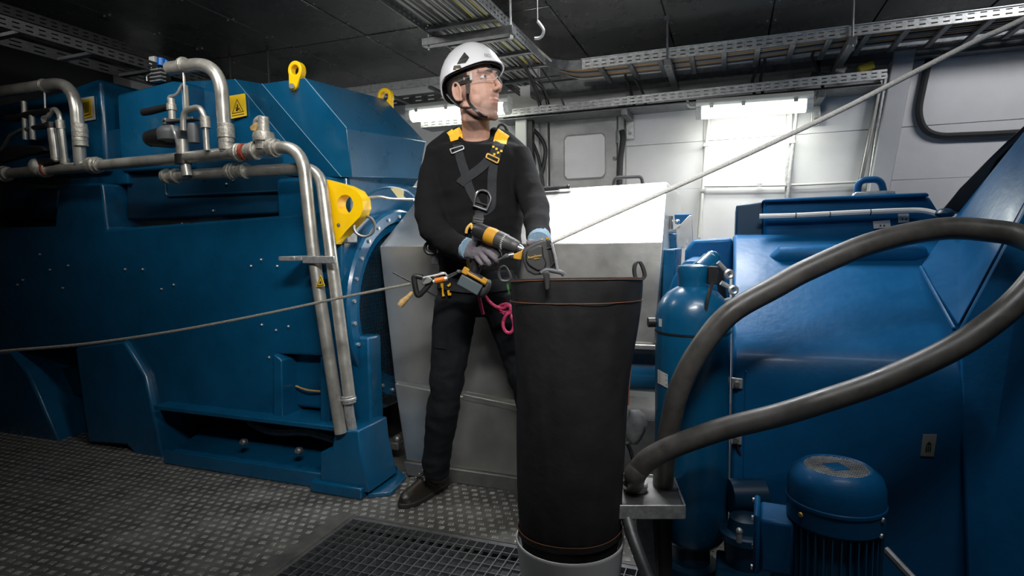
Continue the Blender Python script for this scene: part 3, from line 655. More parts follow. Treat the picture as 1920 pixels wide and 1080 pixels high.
# warning plates
def sign(parent, quad, y, m, sym=True, rim=None):
    P = [at_y(*q, y) for q in quad]; s = part('warning_plate', MB().prism(P, (0, .004, 0)), m, parent)
    def uv(u, v): return P[0]*(1-u)*(1-v)+P[1]*u*(1-v)+P[2]*u*v+P[3]*(1-u)*v+Vector((0, -.001, 0))
    if sym:
        T = [uv(.5, .18), uv(.87, .80), uv(.13, .80)]; c = sum(T, Vector())/3; I = [c+(t-c)*.86 for t in T]
        part('triangle_outline', MB().add(T+I, [(0, 1, 4, 3), (1, 2, 5, 4), (2, 0, 3, 5)]), ink, s)
        mb = MB()
        mb.add([uv(.47, .42), uv(.53, .42), uv(.55, .62), uv(.45, .62)], [(0, 1, 2, 3)]); mb.add([uv(.38, .66), uv(.62, .60), uv(.66, .64), uv(.40, .72)], [(0, 1, 2, 3)])
        mb.add([uv(.36, .55), uv(.40, .52), uv(.50, .72), uv(.46, .74)], [(0, 1, 2, 3)]); mb.add([uv(.60, .70), uv(.70, .70), uv(.70, .73), uv(.60, .73)], [(0, 1, 2, 3)])
        part('pictogram', mb, ink, s)
        part('caption_bar', MB().add([uv(.12, .88), uv(.88, .88), uv(.88, .91), uv(.12, .91)], [(0, 1, 2, 3)]), ink, s)
    else:
        mb = MB()
        for k in range(4): mb.add([uv(.22+k*.16, .14), uv(.30+k*.16, .14), uv(.20+k*.16, .74), uv(.12+k*.16, .74)], [(0, 1, 2, 3)])
        for v in (.82, .88): mb.add([uv(.15, v), uv(.85, v), uv(.85, v+.03), uv(.15, v+.03)], [(0, 1, 2, 3)])
        part('hazard_stripes', mb, ink, s)
    return s
sign(gen, ((429, 180), (459, 175), (462, 217), (432, 223)), 2.29, sign_y)
part('plate_rim', MB().prism([at_y(*q, 2.192) for q in ((150, 184), (175, 180), (178, 224), (154, 228))], (0, .004, 0)), label_w, gen)
sign(gen, ((152, 188), (170, 185), (172, 218), (155, 223)), 2.186, sign_y, False)
# lifting lug and eyes
lo = [at_y(*q, 2.10) for q in ((604, 335), (622, 340), (648, 347), (668, 357), (679, 372), (681, 390), (675, 406), (650, 432), (628, 458), (619, 459))]
part('lifting_lug', MB().holed(lo, at_y(647, 383, 2.10), .040, (0, .06, 0)), yellow, gen, bevel=.005)
part('lug_bolt', MB().lathe(at_y(635, 422, 2.10), (0, -1, 0), [(0, .009), (.003, .008), (.004, .004)], 10), steel_dark, gen)
part('lug_base', MB().box(at_y(650, 446, 2.18), (.06, .08, .05)), galv_dark, gen, bevel=.006)
part('lifting_ring', MB().torus(at_y(683, 424, 2.14), (.5, -1, .1), .044, .0065), steel_dark, gen)
def eye(c, s, y, stem, lab=None):
    o_ = []
    for k in range(15):
        a = math.radians(-25+k*230/14); o_.append(c+Vector((math.cos(a)*s, 0, math.sin(a)*s*1.08)))
    o_ += [stem+Vector((-s*.5, 0, 0)), stem+Vector((-s*.15, 0, -s*.35)), stem+Vector((s*.35, 0, -s*.25)), stem+Vector((s*.62, 0, 0))]
    e = part('lifting_eye', MB().holed(o_, c, s*.55, (0, .035, 0)), yellow, gen, bevel=.004)
    return e
e1 = eye(at_y(552, 131, 2.19), .038, 2.19, at_y(548, 164, 2.19))
part('eye_bolt', MB().cyl(at_y(547, 161, 2.19), at_y(547, 161, 2.175), .012, n=8), steel_dark, e1)
eye(at_y(720, 181, 2.85), .044, 2.85, at_y(724, 214, 2.85))
# strip lever and cable on the end shield
part('strap_tag', MB().prism([at_y(*q, 2.16) for q in ((732, 353), (748, 352), (757, 358), (756, 368), (764, 374), (750, 377), (742, 366))], (0, .004, 0)), mat('cream_tag', (.55, .48, .25), .6), gen)
part('pull_wire', MB().tube(smooth_path([at_y(684, 372, 2.17), at_y(712, 369, 2.16), at_y(735, 373, 2.155), at_y(776, 374, 2.155)]), .006, 6), galv, gen)
part('inspection_arc', MB().tube(smooth_path([at_y(688, 366, 2.17), at_y(710, 355, 2.17), at_y(735, 352, 2.17), at_y(760, 358, 2.17), at_y(776, 370, 2.17)]), .006, 6), blue, gen)
part('yellow_lead', MB().tube(smooth_path([at_y(555, 724, 2.2), at_y(575, 731, 2.19), at_y(603, 734, 2.2)]), .005, 6), tan_m, gen)

# ------------------------------------------------------------------ steel pipework in front of the generator
PY = 2.02
pw = thing('coolant_pipework', 'stainless coolant pipework running across and down the blue generator', 'pipes', (-2.3, PY, 1.4))
def pp(q, y=PY): return at_y(q[0], q[1], y)
part('header_pipe', MB().tube(bend_path([pp((-80, 334)), pp((345, 296)), pp((566, 272)), pp((588, 480)), pp((639, 812))], .12, 10), .0262, 14), pipe_m, pw)
part('return_pipe', MB().tube(bend_path([pp((308, 331), 2.06), pp((600, 314), 2.08), pp((621, 480), 2.05), pp((655, 745), 2.04)], .10, 10), .0255, 14), pipe_m, pw)
part('flexible_end', MB().tube([pp((651, 742), 2.04), pp((656, 780), 2.05), pp((662, 812), 2.06)], .021, 10), galv, pw)
part('riser_pipe', MB().tube(bend_path([pp((316, 128)), pp((412, 116)), pp((424, 285))], .16, 12), .0285, 16), pipe_m, pw)
part('riser_pipe', MB().tube(bend_path([pp((-80, 184)), pp((140, 152)), pp((151, 310))], .16, 12), .0285, 16), pipe_m, pw)
def coll(a, b, rs, m=fit_m, y=PY, y2=None):
    a = pp(a, y); b = pp(b, y2 or y); L = (b-a).length; n = len(rs)
    prof = []
    for i, r in enumerate(rs): prof += [(L*i/n+.0005, r), (L*(i+1)/n-.0005, r)]
    return part('coupling', MB().lathe(a, b-a, prof, 16), m, pw, bevel=.002, seg=1)
coll((165, 311), (188, 309), [.033, .041, .041, .035]); coll((0, 327), (16, 325), [.036, .042, .036]); coll((75, 319), (92, 317), [.036, .041, .034])
coll((440, 287), (455, 285), [.034, .040, .037]); coll((464, 284), (482, 282), [.034, .036, .040]); coll((506, 278), (522, 276), [.039, .040, .034])
part('sealant_band', MB().lathe(pp((455, 285)), pp((464, 284))-pp((455, 285)), [(0, .037), (.02, .037)], 16), red_band, pw)
part('sealant_band', MB().lathe(pp((88, 317)), pp((93, 317))-pp((88, 317)), [(0, .039), (.012, .039)], 16), red_band, pw)
coll((423, 232), (425, 268), [.034, .036, .036, .032]); coll((424, 262), (425, 282), [.032, .032]); coll((149, 232), (151, 258), [.034, .036, .035]); coll((150, 256), (152, 275), [.034, .033])
coll((427, 322), (441, 321), [.033, .038, .036], y=2.065); coll((441, 321), (462, 320), [.034, .033, .036], y=2.067); coll((309, 331), (316, 330), [.034, .036], y=2.06); coll((326, 330), (333, 329), [.034, .036], y=2.06)
coll((653, 742), (655, 756), [.030, .032, .029], m=galv, y=2.04)
coll((340, 122), (348, 121), [.032, .034, .032]); coll((80, 161), (86, 160), [.032, .034, .032])
part('clamp_rod', MB().cyl(pp((344, 128)), pp((349, 222)), .006, n=8), pipe_m, pw); part('clamp_rod', MB().cyl(pp((83, 166)), pp((85, 214)), .005, n=8), pipe_m, pw)
# cross clamp holding the two down pipes, bolted to the housing
cl = MB().box(pp((598, 487), 1.985), (.16, .012, .030)); cl.box(pp((566, 484), 2.06), (.085, .19, .020)); cl.box(pp((600, 487), 2.085), (.15, .012, .030))
part('pipe_clamp', cl, galv, pw, bevel=.003)
tri = [pp(q, 1.988) for q in ((601, 515), (609, 536), (593, 538))]; c = sum(tri, Vector())/3
s1 = part('warning_triangle', MB().prism(tri, (0, .002, 0)), sign_y, pw)
I = [c+(t-c)*.82 for t in tri]; J = [c+(t-c)*.62 for t in tri]; dy = Vector((0, -.001, 0))
part('triangle_outline', MB().add([t+dy for t in I+J], [(0, 1, 4, 3), (1, 2, 5, 4), (2, 0, 3, 5)]), ink, s1)
part('pictogram', MB().add([c+(t-c)*.3+dy for t in tri], [(0, 1, 2)]), ink, s1)
# drain valve with lever on the header pipe
dv = thing('drain_valve', 'cast tee valve with tan lever on the pipe below the yellow warning plate', 'valve', pp((495, 262)))
part('body', MB().lathe(pp((495, 280)), pp((494, 226))-pp((495, 280)), [(0, .034), (.03, .036), (.035, .044), (.055, .046), (.07, .042), (.075, .026), (.10, .024), (.135, .022)], 16), fit_m, dv)
part('outlet', MB().tube(bend_path([pp((494, 240)), pp((493, 224)), pp((483, 226)), pp((482, 240))], .03), .019, 10), fit_m, dv)
part('lever', MB().prism([pp(q, 2.0) for q in ((468, 238), (474, 232), (483, 230), (482, 238), (479, 246), (470, 245))], (0, .008, 0)), tan_m, dv, 'tan lever plate', bevel=.002)
# motor valve in the middle
mv = thing('motor_valve', 'black and grey valve actuator on a bracket above the middle of the header pipe', 'valve', pp((330, 300)))
part('gear_case', MB().lathe(pp((325, 268)), (0, 0, 1), [(0, .03), (.01, .062), (.04, .066), (.055, .064), (.07, .05), (.078, .02)], 20), mgrey, mv)
part('motor', MB().tube([pp((279, 260)), pp((288, 259)), pp((306, 258)), pp((320, 258))], [.034, .040, .046, .048], 14), blackp, mv)
part('motor_cap', MB().tube([pp((277, 260)), pp((283, 260))], [.026, .038], 12), dgrey, mv)
part('side_housing', MB().lathe(pp((364, 268)), (0, 0, 1), [(0, .026), (.06, .027), (.085, .022)], 14), mgrey, mv)
part('stem', MB().cyl(pp((342, 262)), pp((344, 300)), .028, n=12), pipe_m, mv)
part('lower_stem', MB().cyl(pp((346, 300)), pp((351, 330)), .022, n=12), pipe_m, mv)
part('stem_clamp', MB().cyl(pp((343, 290)), pp((344, 308)), .035, n=12), blackp, mv)
part('mount_plate', MB().box(pp((340, 226)), (.19, .05, .012)).box(pp((316, 229)), (.02, .05, .03)), galv_dark, mv, bevel=.003)
part('strap', MB().tube(smooth_path([pp((322, 236), 1.97), pp((327, 250), 1.955), pp((333, 272), 1.97)]), .006, 6), galv, mv)
bl = part('bypass_line', MB().tube(bend_path([pp((344, 245), 1.99), pp((343, 208), 1.99), pp((375, 200), 1.99), pp((384, 222), 1.99), pp((388, 282), 1.99)], .05), .013, 10), pipe_m, mv)
part('coupling', MB().cyl(pp((384, 219), 1.99), pp((386, 240), 1.99), .021, n=12), fit_m, mv)
part('hand_pipe', MB().cyl(pp((323, 224)), pp((321, 185)), .016, n=10), pipe_m, mv)
part('coupling', MB().cyl(pp((322, 207)), pp((321, 195)), .021, n=10), fit_m, mv)
part('hook_rod', MB().tube(bend_path([pp((316, 188)), pp((317, 181)), pp((332, 178)), pp((341, 160)), pp((346, 158))], .02), .007, 8), galv, mv)
part('hand_lever', MB().tube([pp((268, 211)), pp((280, 209)), pp((318, 200))], [.016, .017, .015], 10), blackp, mv)
part('riser_rod', MB().cyl(pp((347, 160), 2.04), pp((350, 210), 2.04), .012, n=8), pipe_m, mv)
# hand valves at far left
hv = thing('hand_valve', 'cluster of black hand valve levers and thin pipes at the far left', 'valve', pp((60, 310)))
for k, (a, b, r) in enumerate(((( 97, 232), (105, 298), .022), ((114, 232), (122, 300), .017), ((45, 190), (48, 262), .013), ((60, 215), (62, 262), .014))):
    part('thin_pipe', MB().cyl(pp(a), pp(b), r, n=10), pipe_m, hv)
part('collar', MB().cyl(pp((97, 230)), pp((98, 240)), .027, n=12), blackp, hv); part('collar', MB().cyl(pp((113, 226)), pp((115, 242)), .021, n=12), fit_m, hv)
part('collar', MB().cyl(pp((105, 296)), pp((106, 306)), .022, n=12), fit_m, hv); part('collar', MB().cyl(pp((122, 298)), pp((123, 308)), .022, n=12), fit_m, hv)
part('looped_pipe', MB().tube(smooth_path([pp((85, 232)), pp((82, 222)), pp((90, 219)), pp((97, 210)), pp((103, 205)), pp((110, 213)), pp((113, 226))]), .012, 8), pipe_m, hv)
part('lever', MB().tube([pp((14, 222)), pp((30, 222)), pp((62, 212)), pp((98, 207))], [.018, .02, .017, .015], 10), blackp, hv)
part('lever', MB().tube([pp((62, 240)), pp((80, 236)), pp((98, 236))], [.012, .016, .014], 10), blackp, hv)
part('lever', MB().tube([pp((2, 285)), pp((20, 254)), pp((40, 244)), pp((65, 240))], .011, 8), galv_dark, hv)
part('lever_plate', MB().prism([pp(q, 1.99) for q in ((8, 276), (30, 272), (78, 274), (84, 282), (60, 288), (40, 291), (-10, 305), (-20, 298))], (0, .05, 0)), blackp, hv, bevel=.005)
part('valve_body', MB().ball(pp((66, 313), 1.99), (.034, .03, .042), 14, 9), fit_m, hv)
part('cap', MB().prism([pp(q, 1.985) for q in ((56, 306), (70, 296), (92, 297), (103, 303), (84, 308), (64, 309))], (0, .06, 0)), blackp, hv, bevel=.004)
# level sensor with blue cap on the middle cabinet
ls = thing('level_sensor', 'finned black sensor head with a bright blue cap on the cabinet top', 'sensor', pp((297, 152), 2.3))
bx = MB().box(pp((297, 142), 2.3), (.085, .08, .075)); part('body', bx, blackp, ls, bevel=.004)
for k in range(4): part('fin', MB().box(pp((296, 131+k*7), 2.25), (.078, .03, .006)), galv, ls)
part('connector_block', MB().box(pp((292, 117), 2.3), (.04, .05, .05)), white_pl, ls, bevel=.004)
part('blue_cap', MB().cyl(pp((303, 124), 2.3), pp((303, 109), 2.3), .022, n=14), bright_blue, ls, 'bright blue cap', bevel=.003)
part('blue_cap', MB().cyl(pp((312, 124), 2.3), pp((312, 113), 2.3), .010, n=10), bright_blue, ls, 'small bright blue cap')
part('side_wire', MB().tube(smooth_path([pp((276, 152), 2.26), pp((276, 142), 2.26), pp((284, 138), 2.26), pp((284, 126), 2.26)]), .004, 6), galv, ls)

# ================================================================== STEEL COUPLING COVER
cc = thing('coupling_cover', 'faceted brushed steel cover standing behind the worker, its sloping top lit white', 'machine cover', (-0.9, 2.6, 0))
V3 = Vector
A, B_, C_, D_ = V3((-1.527, 2.35, 1.06)), V3((-.245, 2.35, 1.066)), V3((-.272, 2.75, 1.332)), V3((-1.54, 2.75, 1.312))
G_, H_ = V3((-1.452, 2.325, .44)), V3((-.275, 2.345, .665))
part('front_panel', MB().prism([A, B_, H_, V3((-.68, 2.34, .665)), V3((-.74, 2.322, .385)), G_], (0, .02, 0)), steel, cc, bevel=.003)
part('top_panel', MB().prism([A, B_, C_, D_], (0, .008, -.012)), steel, cc, bevel=.003)
part('roof_panel', MB().prism([D_, C_, C_+V3((0, .7, 0)), D_+V3((0, .7, 0))], (0, 0, -.012)), steel, cc, bevel=.002)
part('side_panel', MB().prism([B_+V3((0, .002, -.003)), C_, C_+V3((.012, .7, -.01)), V3((-.25, 3.45, .66)), H_], (-.012, 0, 0)), steel, cc, bevel=.002)
part('side_panel', MB().prism([A, D_, D_+V3((0, .7, 0)), V3((-1.5, 3.45, .5)), V3((-1.40, 3.45, 0)), V3((-1.385, 2.33, 0)), G_], (.012, 0, 0)), steel, cc, bevel=.002)
part('bottom_lip', MB().mm((-.70, 2.33, .640), (-.262, 2.40, .662)), steel, cc, bevel=.004)
L0, L1_ = V3((-1.449, 2.318, .425)), V3((-.60, 2.318, .345))
part('lower_panel', MB().prism([L0, L1_, V3((-.60, 2.29, .075)), V3((-1.388, 2.30, .075))], (0, .015, 0)), steel, cc, bevel=.003)
part('seam_strip', MB().prism([L0+V3((.35, -.008, -.02)), L1_+V3((0, -.008, .0)), L1_+V3((0, -.004, -.024)), L0+V3((.35, -.004, -.046))], (0, .012, 0)), steel, cc, bevel=.002)
part('plinth', MB().prism([V3((-1.392, 2.282, .072)), V3((-.60, 2.272, .072)), V3((-.60, 2.272, 0.012)), V3((-1.375, 2.282, 0.012))], (0, .03, 0)), steel_dark, cc, bevel=.003)
part('handle', MB().tube(bend_path([at_y(1150, 352, 2.80), at_y(1152, 333, 2.80), at_y(1203, 331, 2.80), at_y(1205, 346, 2.80)], .03), .008, 8), blackp, cc, 'black bow handle')
part('gas_strut', MB().cyl(at_y(1012, 355, 2.72), at_y(1048, 352, 2.72), .012, n=10).cyl(at_y(1048, 352, 2.72), at_y(1064, 351, 2.72), .007, n=8).ball(at_y(1066, 350, 2.72), .011, 8, 6), blackp, cc)
# low machinery under the cover's right end
lp = thing('bearing_pipe', 'dark blue horizontal pipe under the right end of the steel cover', 'pipe', (-.4, 2.55, .5))
part('pipe_body', MB().cyl((-.75, 2.55, .52), (-.16, 2.55, .52), .10, n=24), blue, lp); part('pipe_flange', MB().cyl((-.20, 2.55, .52), (-.17, 2.55, .52), .125, n=24), blue_shade, lp, bevel=.004)
part('support_frame', MB().mm((-.72, 2.40, 0), (-.14, 2.75, .34)), steel_dark, lp, bevel=.005)

# ================================================================== GEARBOX (right blue machine)
gb = thing('gearbox', 'large glossy blue gearbox with sloping front at the right', 'machine', (1.0, 2.6, 0))
prof = [(1.95, .02), (1.95, .60), (1.953, .645), (1.963, .685), (1.982, .718), (2.012, .748), (2.05, .775), (2.43, 1.07), (2.47, 1.085), (2.52, 1.09), (3.3, 1.09), (3.3, .02)]
part('casing', MB().rings([[V3((x, y, z)) for y, z in prof] for x in (.012, 2.3)]), blue_lit, gb, bevel=.012, seg=3)
q = [at_y(*p, 2.50) for p in ((1430, 450), (1762, 445), (1762, 398), (1742, 366), (1432, 377))]
part('top_cover', MB().prism(q, (0, .6, 0)), blue_lit, gb, bevel=.014, seg=3)
part('cover_lid', MB().prism([at_y(*p, 2.47) for p in ((1428, 379), (1744, 368), (1740, 361), (1432, 373))], (0, .6, 0)), blue_lit, gb, bevel=.006)
part('side_block', MB().prism([at_y(*p, 2.52) for p in ((1378, 448), (1432, 446), (1432, 378), (1380, 384))], (0, .5, 0)), blue_shade, gb, bevel=.008)
part('ledge_bar', MB().tube([at_y(1440, 488, 2.36), at_y(1462, 482, 2.36), at_y(1710, 476, 2.36), at_y(1728, 478, 2.37)], [.012, .040, .040, .030], 16), blue_lit, gb)
part('cover_handle', MB().tube(bend_path([at_y(1607, 366, 2.62), at_y(1610, 338, 2.62), at_y(1651, 336, 2.62), at_y(1657, 362, 2.62)], .05), .013, 10), blue_lit, gb)
part('handle_plate', MB().prism([at_y(*p, 2.60) for p in ((1600, 368), (1680, 364), (1678, 356), (1604, 360))], (0, .05, 0)), galv, gb, bevel=.004)
pc = part('sensor_conduit', MB().tube(smooth_path([at_y(1424, 406, 2.45), at_y(1500, 404, 2.45), at_y(1600, 399, 2.45), at_y(1700, 395, 2.45), at_y(1735, 396, 2.44), at_y(1762, 403, 2.42)]), .010, 8), conduit_w, gb)
for p in ((1492, 404), (1556, 402), (1632, 398)): part('tie', MB().cyl(at_y(p[0]-1, p[1], 2.45), at_y(p[0]+1, p[1], 2.45), .0115, n=8), blackp, pc)
part('cable_gland', MB().ball(at_y(1772, 400, 2.40), (.03, .03, .018), 10, 7), blue_shade, gb)
for p, m in ((((1637, 415), (1669, 412), (1670, 426), (1638, 429)), label_w), (((1684, 401), (1704, 399), (1705, 416), (1685, 418)), label_w)):
    l = part('label_plate', MB().prism([at_y(*k, 2.492) for k in p], (0, .006, 0)), m, gb)
    mb = MB()
    cx = sum(k[0] for k in p)/4; cy = sum(k[1] for k in p)/4
    for s in (-4, 3): mb.add([at_y(cx+s, cy+1, 2.490), at_y(cx+s+3, cy+1, 2.490), at_y(cx+s+3, cy+4, 2.490), at_y(cx+s, cy+4, 2.490)], [(0, 1, 2, 3)])
    part('print', mb, ink, l)
lab = [at_y(*k, 1.945) for k in ((1731, 815), (1757, 815), (1751, 856), (1726, 855))]
l = part('label_plate', MB().prism(lab, (0, .005, 0)), label_g, gb)
def luv(u, v): return lab[0]*(1-u)*(1-v)+lab[1]*u*(1-v)+lab[2]*u*v+lab[3]*(1-u)*v+V3((0, -.002, 0))
mb = MB(); mb.add([luv(.5, .30), luv(.72, .46), luv(.28, .46)], [(0, 1, 2)])
for k in range(3): mb.add([luv(.30+k*.15, .52), luv(.40+k*.15, .52), luv(.40+k*.15, .78), luv(.30+k*.15, .78)], [(0, 1, 2, 3)])
part('print', mb, ink, l, 'black arrow and bars')
for z in (.62, .44, .25):
    b = part('flange_bolt', MB().box((.026, 1.945, z), (.034, .01, .034)), galv, gb, bevel=.003)
    part('nut', MB().cyl((.026, 1.938, z), (.026, 1.925, z), .009, n=6), steel_dark, b)
part('seam_rib', MB().mm((.05, 1.945, .03), (.054, 1.951, .66)), blue_lit, gb)
wd = MB()
p1, p2, p3, p4, p5 = at_d(1796, 400, 2.10), at_d(1935, 228, 1.80), at_d(1935, 356, 1.62), at_d(1796, 615, 1.64), at_d(1724, 504, 1.93)
ex = V3((.25, .75, 0))
part('bearing_wedge', MB().prism([p1, p2, p3, p4, p5], ex), blue_lit, gb, bevel=.008)
part('bearing_wedge', MB().prism([p3+V3((0, -.01, 0)), at_d(2100, 300, 1.45), at_d(2100, 1150, 1.30), at_d(1812, 1110, 1.56), p4+V3((0, -.01, 0))], (.2, .55, 0)), blue_lit, gb, bevel=.008)
part('bracing_rib', MB().bar(at_d(1726, 500, 1.935), at_d(1790, 618, 1.645), .010, .014), blue_lit, gb, bevel=.005)
part('rim_seal', MB().prism([at_d(*k) for k in ((1764, 396, 2.14), (1800, 352, 2.08), (1840, 311, 2.0), (1888, 265, 1.9), (1935, 222, 1.84), (1935, 236, 1.84), (1870, 300, 1.95), (1815, 397, 2.09))], (.1, .3, 0)), dgrey, gb, bevel=.004)
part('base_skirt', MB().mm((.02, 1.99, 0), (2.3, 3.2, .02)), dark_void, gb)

# blue pieces between the steel cover and the gearbox
ob = thing('oil_manifold', 'glossy blue manifold block behind the pressure tank dome', 'machine block', (-.1, 2.35, .5))
q = [at_y(*p, 2.22) for p in ((1246, 640), (1368, 640), (1368, 528), (1340, 488), (1284, 486), (1262, 520), (1248, 560))]
part('block', MB().prism(q, (0, .45, 0)), blue_lit, ob, bevel=.02, seg=3)
part('rear_step', MB().prism([at_y(*p, 2.6) for p in ((1282, 520), (1374, 515), (1374, 446), (1300, 449), (1284, 470))], (0, .4, 0)), blue_lit, ob, bevel=.015, seg=3)
part('side_box', MB().prism([at_y(*p, 2.40) for p in ((1240, 570), (1262, 570), (1268, 466), (1244, 468))], (0, .3, 0)), blue, ob, bevel=.006)
gd = thing('steel_guard', 'small bent steel guard plate with fittings beside the steel cover', 'guard', at_y(1280, 470, 2.75))
part('plate', MB().prism([at_y(*p, 2.75) for p in ((1268, 466), (1300, 462), (1297, 404), (1293, 403), (1268, 428))], (0, .012, 0)), steel, gd, bevel=.002)
part('blue_lever', MB().prism([at_y(*p, 2.80) for p in ((1264, 402), (1296, 401), (1294, 408), (1276, 420), (1266, 418))], (0, .03, 0)), blue_lit, gd, bevel=.004)
part('blue_post', MB().prism([at_y(*p, 2.72) for p in ((1252, 466), (1269, 466), (1267, 438), (1254, 438))], (0, .05, 0)), blue, gd, bevel=.004)
part('fitting', MB().cyl(at_y(1258, 437, 2.72), at_y(1258, 405, 2.72), .010, n=10).cyl(at_y(1251, 434, 2.71), at_y(1268, 433, 2.71), .009, n=8).ball(at_y(1270, 416, 2.71), .012, 8, 6), chrome, gd)
part('hooked_plate', MB().prism([at_y(*p, 2.70) for p in ((1280, 468), (1290, 462), (1290, 450), (1286, 452))], (0, .01, 0)), galv, gd)
for k, p in enumerate(((1318, 438), (1250, 395))):
    pass
# pressure tank
TX, TY = -.108, 1.92
tk = thing('pressure_tank', 'upright blue pressure tank with domed top in front of the gearbox', 'tank', (TX, TY, 0))
R = .114
part('shell', MB().lathe((TX, TY, 0), (0, 0, 1), [(.10, .02), (.10, .07), (.11, .095), (.135, .111), (.16, R), (.785, R)], 40), blue, tk)
part('dome', MB().lathe((TX, TY, 0), (0, 0, 1), [(.788, R+.001), (.83, R), (.862, .107), (.888, .094), (.908, .076), (.920, .056), (.926, .045), (.95, .044), (.975, .050), (.99, .046), (.995, .02)], 40), blue, tk)
part('seam_band', MB().lathe((TX, TY, .782), (0, 0, 1), [(0, R+.002), (.006, R+.002)], 40, cap=False), blackp, tk)
part('foot', MB().lathe((TX, TY, 0), (0, 0, 1), [(0, .085), (.03, .085), (.035, .062), (.10, .06)], 32), blue_shade, tk)
def tank_pt(px, py, r=R+.002):
    d = ray(px, py); a = d.x*d.x+d.y*d.y; b = -2*(d.x*TX+d.y*TY); c_ = TX*TX+TY*TY-r*r
    t = (-b-math.sqrt(max(0, b*b-4*a*c_)))/(2*a); return CO+d*t
lq = [tank_pt(*p, R+.003) for p in ((1233, 692), (1252, 702), (1253, 728), (1234, 718))]
lg = [[tank_pt(1233+19*u/5, 692+10*u/5+26*v, R+.0025) for u in range(6)] for v in (0, 1)]
l = part('label_plate', MB().add(lg[0]+lg[1], [(i, i+1, i+7, i+6) for i in range(5)]), label_w, tk)
mb = MB()
for k in range(5):
    u0, v0 = .1, .12+k*.17; f_ = lambda u, v: (lq[0]*(1-u)*(1-v)+lq[1]*u*(1-v)+lq[2]*u*v+lq[3]*(1-u)*v)-HEADV*.003
    mb.add([f_(u0, v0), f_(.85-.2*(k % 2), v0), f_(.85-.2*(k % 2), v0+.06), f_(u0, v0+.06)], [(0, 1, 2, 3)])
part('print', mb, ink_g, l)
part('label_plate', MB().add([tank_pt(*p, R+.0015) for p in ((1235, 597), (1241, 598), (1241, 613), (1235, 612))], [(0, 1, 2, 3)]), label_w, tk)
part('side_knob', MB().cyl(tank_pt(1228, 604), tank_pt(1228, 604)-RIGHTV*.022, .016, n=10), blackp, tk)
vb = MB().ball(at_d(1334, 487, 1.9), (.030, .03, .030), 9, 7); vb.cyl(at_d(1312, 510, 1.86), at_d(1334, 490, 1.89), .034, n=12)
part('valve_head', vb, blue, tk, bevel=.003)
part('pressure_switch', MB().box(at_d(1337, 516, 1.80), (.03, .03, .055)).box(at_d(1337, 505, 1.80), (.022, .03, .02)), blackp, tk, bevel=.003)
for a_, b_ in (((1346, 492), (1366, 513)), ((1352, 530), (1374, 543))):
    lnk = MB().tube([at_d(*a_, 1.84), at_d(*b_, 1.84)], .008, 8)
    lnk.torus(at_d(b_[0]+1, b_[1]+1, 1.83), -HEADV, .011, .006, 14, 6)
    part('bolt_link', lnk, galv, tk)
part('bolt_link', MB().cyl(at_d(1364, 560, 1.82), at_d(1368, 572, 1.82), .014, n=8), galv, tk)
part('tank_cable', MB().tube(smooth_path([at_d(1336, 530, 1.79), at_d(1328, 555, 1.74), at_d(1322, 590, 1.735), at_d(1320, 640, 1.735), at_d(1332, 700, 1.735), at_d(1350, 755, 1.76), at_d(1372, 800, 1.80), at_d(1392, 860, 1.82), at_d(1440, 905, 1.84)]), .0055, 7), cable_k, tk)
part('neck_pipe', MB().tube(smooth_path([at_d(1345, 498, 1.92), at_d(1352, 530, 1.93), at_d(1358, 580, 1.95)]), .014, 8), blackp, tk)
# oil pump between tank and motor, its shadow put into the darker blue
op = thing('oil_pump', 'oil pump in shade-darkened blue between tank and electric motor', 'pump', at_d(1400, 1000, 1.62))
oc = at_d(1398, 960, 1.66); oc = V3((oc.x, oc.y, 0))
part('body', MB().lathe(oc, (0, 0, 1), [(.12, .055), (.19, .06), (.20, .074), (.22, .074), (.225, .05), (.26, .045), (.27, .02)], 24), blue_shade, op)
part('drum', MB().lathe(at_d(1364, 930, 1.76), RIGHTV, [(0, .03), (.005, .052), (.11, .052), (.115, .03)], 24), blue_shade, op)
part('base', MB().box(oc+V3((0.02, -.05, .075)), (.20, .22, .09)), blue_shade, op, bevel=.008)
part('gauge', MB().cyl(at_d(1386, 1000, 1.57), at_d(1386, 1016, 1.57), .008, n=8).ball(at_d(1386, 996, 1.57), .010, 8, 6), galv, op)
# electric motor
MX, MY = .228, 1.441
em = thing('electric_motor', 'blue upright electric motor with round fan grille at the bottom right', 'motor', (MX, MY, 0))
mc = V3((MX, MY, .014))
part('fan_cowl', MB().lathe(mc, (0, 0, 1), [(.425, 0.0933), (.43, 0.0986), (.47, 0.0990), (.472, 0.1008), (.478, 0.1008), (.48, 0.0990), (.515, 0.0977), (.535, 0.0906), (.548, 0.0757), (.552, 0.0704), (.549, 0.0651), (.540, 0.0642)], 48, cap=False), blue_lit, em)
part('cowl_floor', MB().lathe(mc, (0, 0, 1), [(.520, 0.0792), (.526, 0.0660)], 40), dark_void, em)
gm = MB()
Rz_ = Matrix.Rotation(math.radians(28), 3, 'Z')
for k in range(-10, 11):
    o_ = k*.0063; h = math.sqrt(max(0, .066**2-o_*o_))
    if h > .01:
        for ax in (0, 1):
            c = V3((o_, 0, 0)) if ax == 0 else V3((0, o_, 0)); s = (.0016, 2*h, .0012) if ax == 0 else (2*h, .0016, .0012)
            gm.box(mc+V3((0, 0, .5475+.001*ax))+Rz_ @ c, s, Rz_)
part('fan_grille', gm, galv, em, kind='stuff')
part('grille_hub', MB().box(mc+V3((0, 0, .5485)), (.04, .04, .003), Rz_), blue_lit, em, bevel=.006)
part('frame', MB().lathe(mc, (0, 0, 1), [(.04, 0.0792), (.10, 0.0827), (.425, 0.0827), (.43, 0.0792)], 36), blue, em)
f0 = None
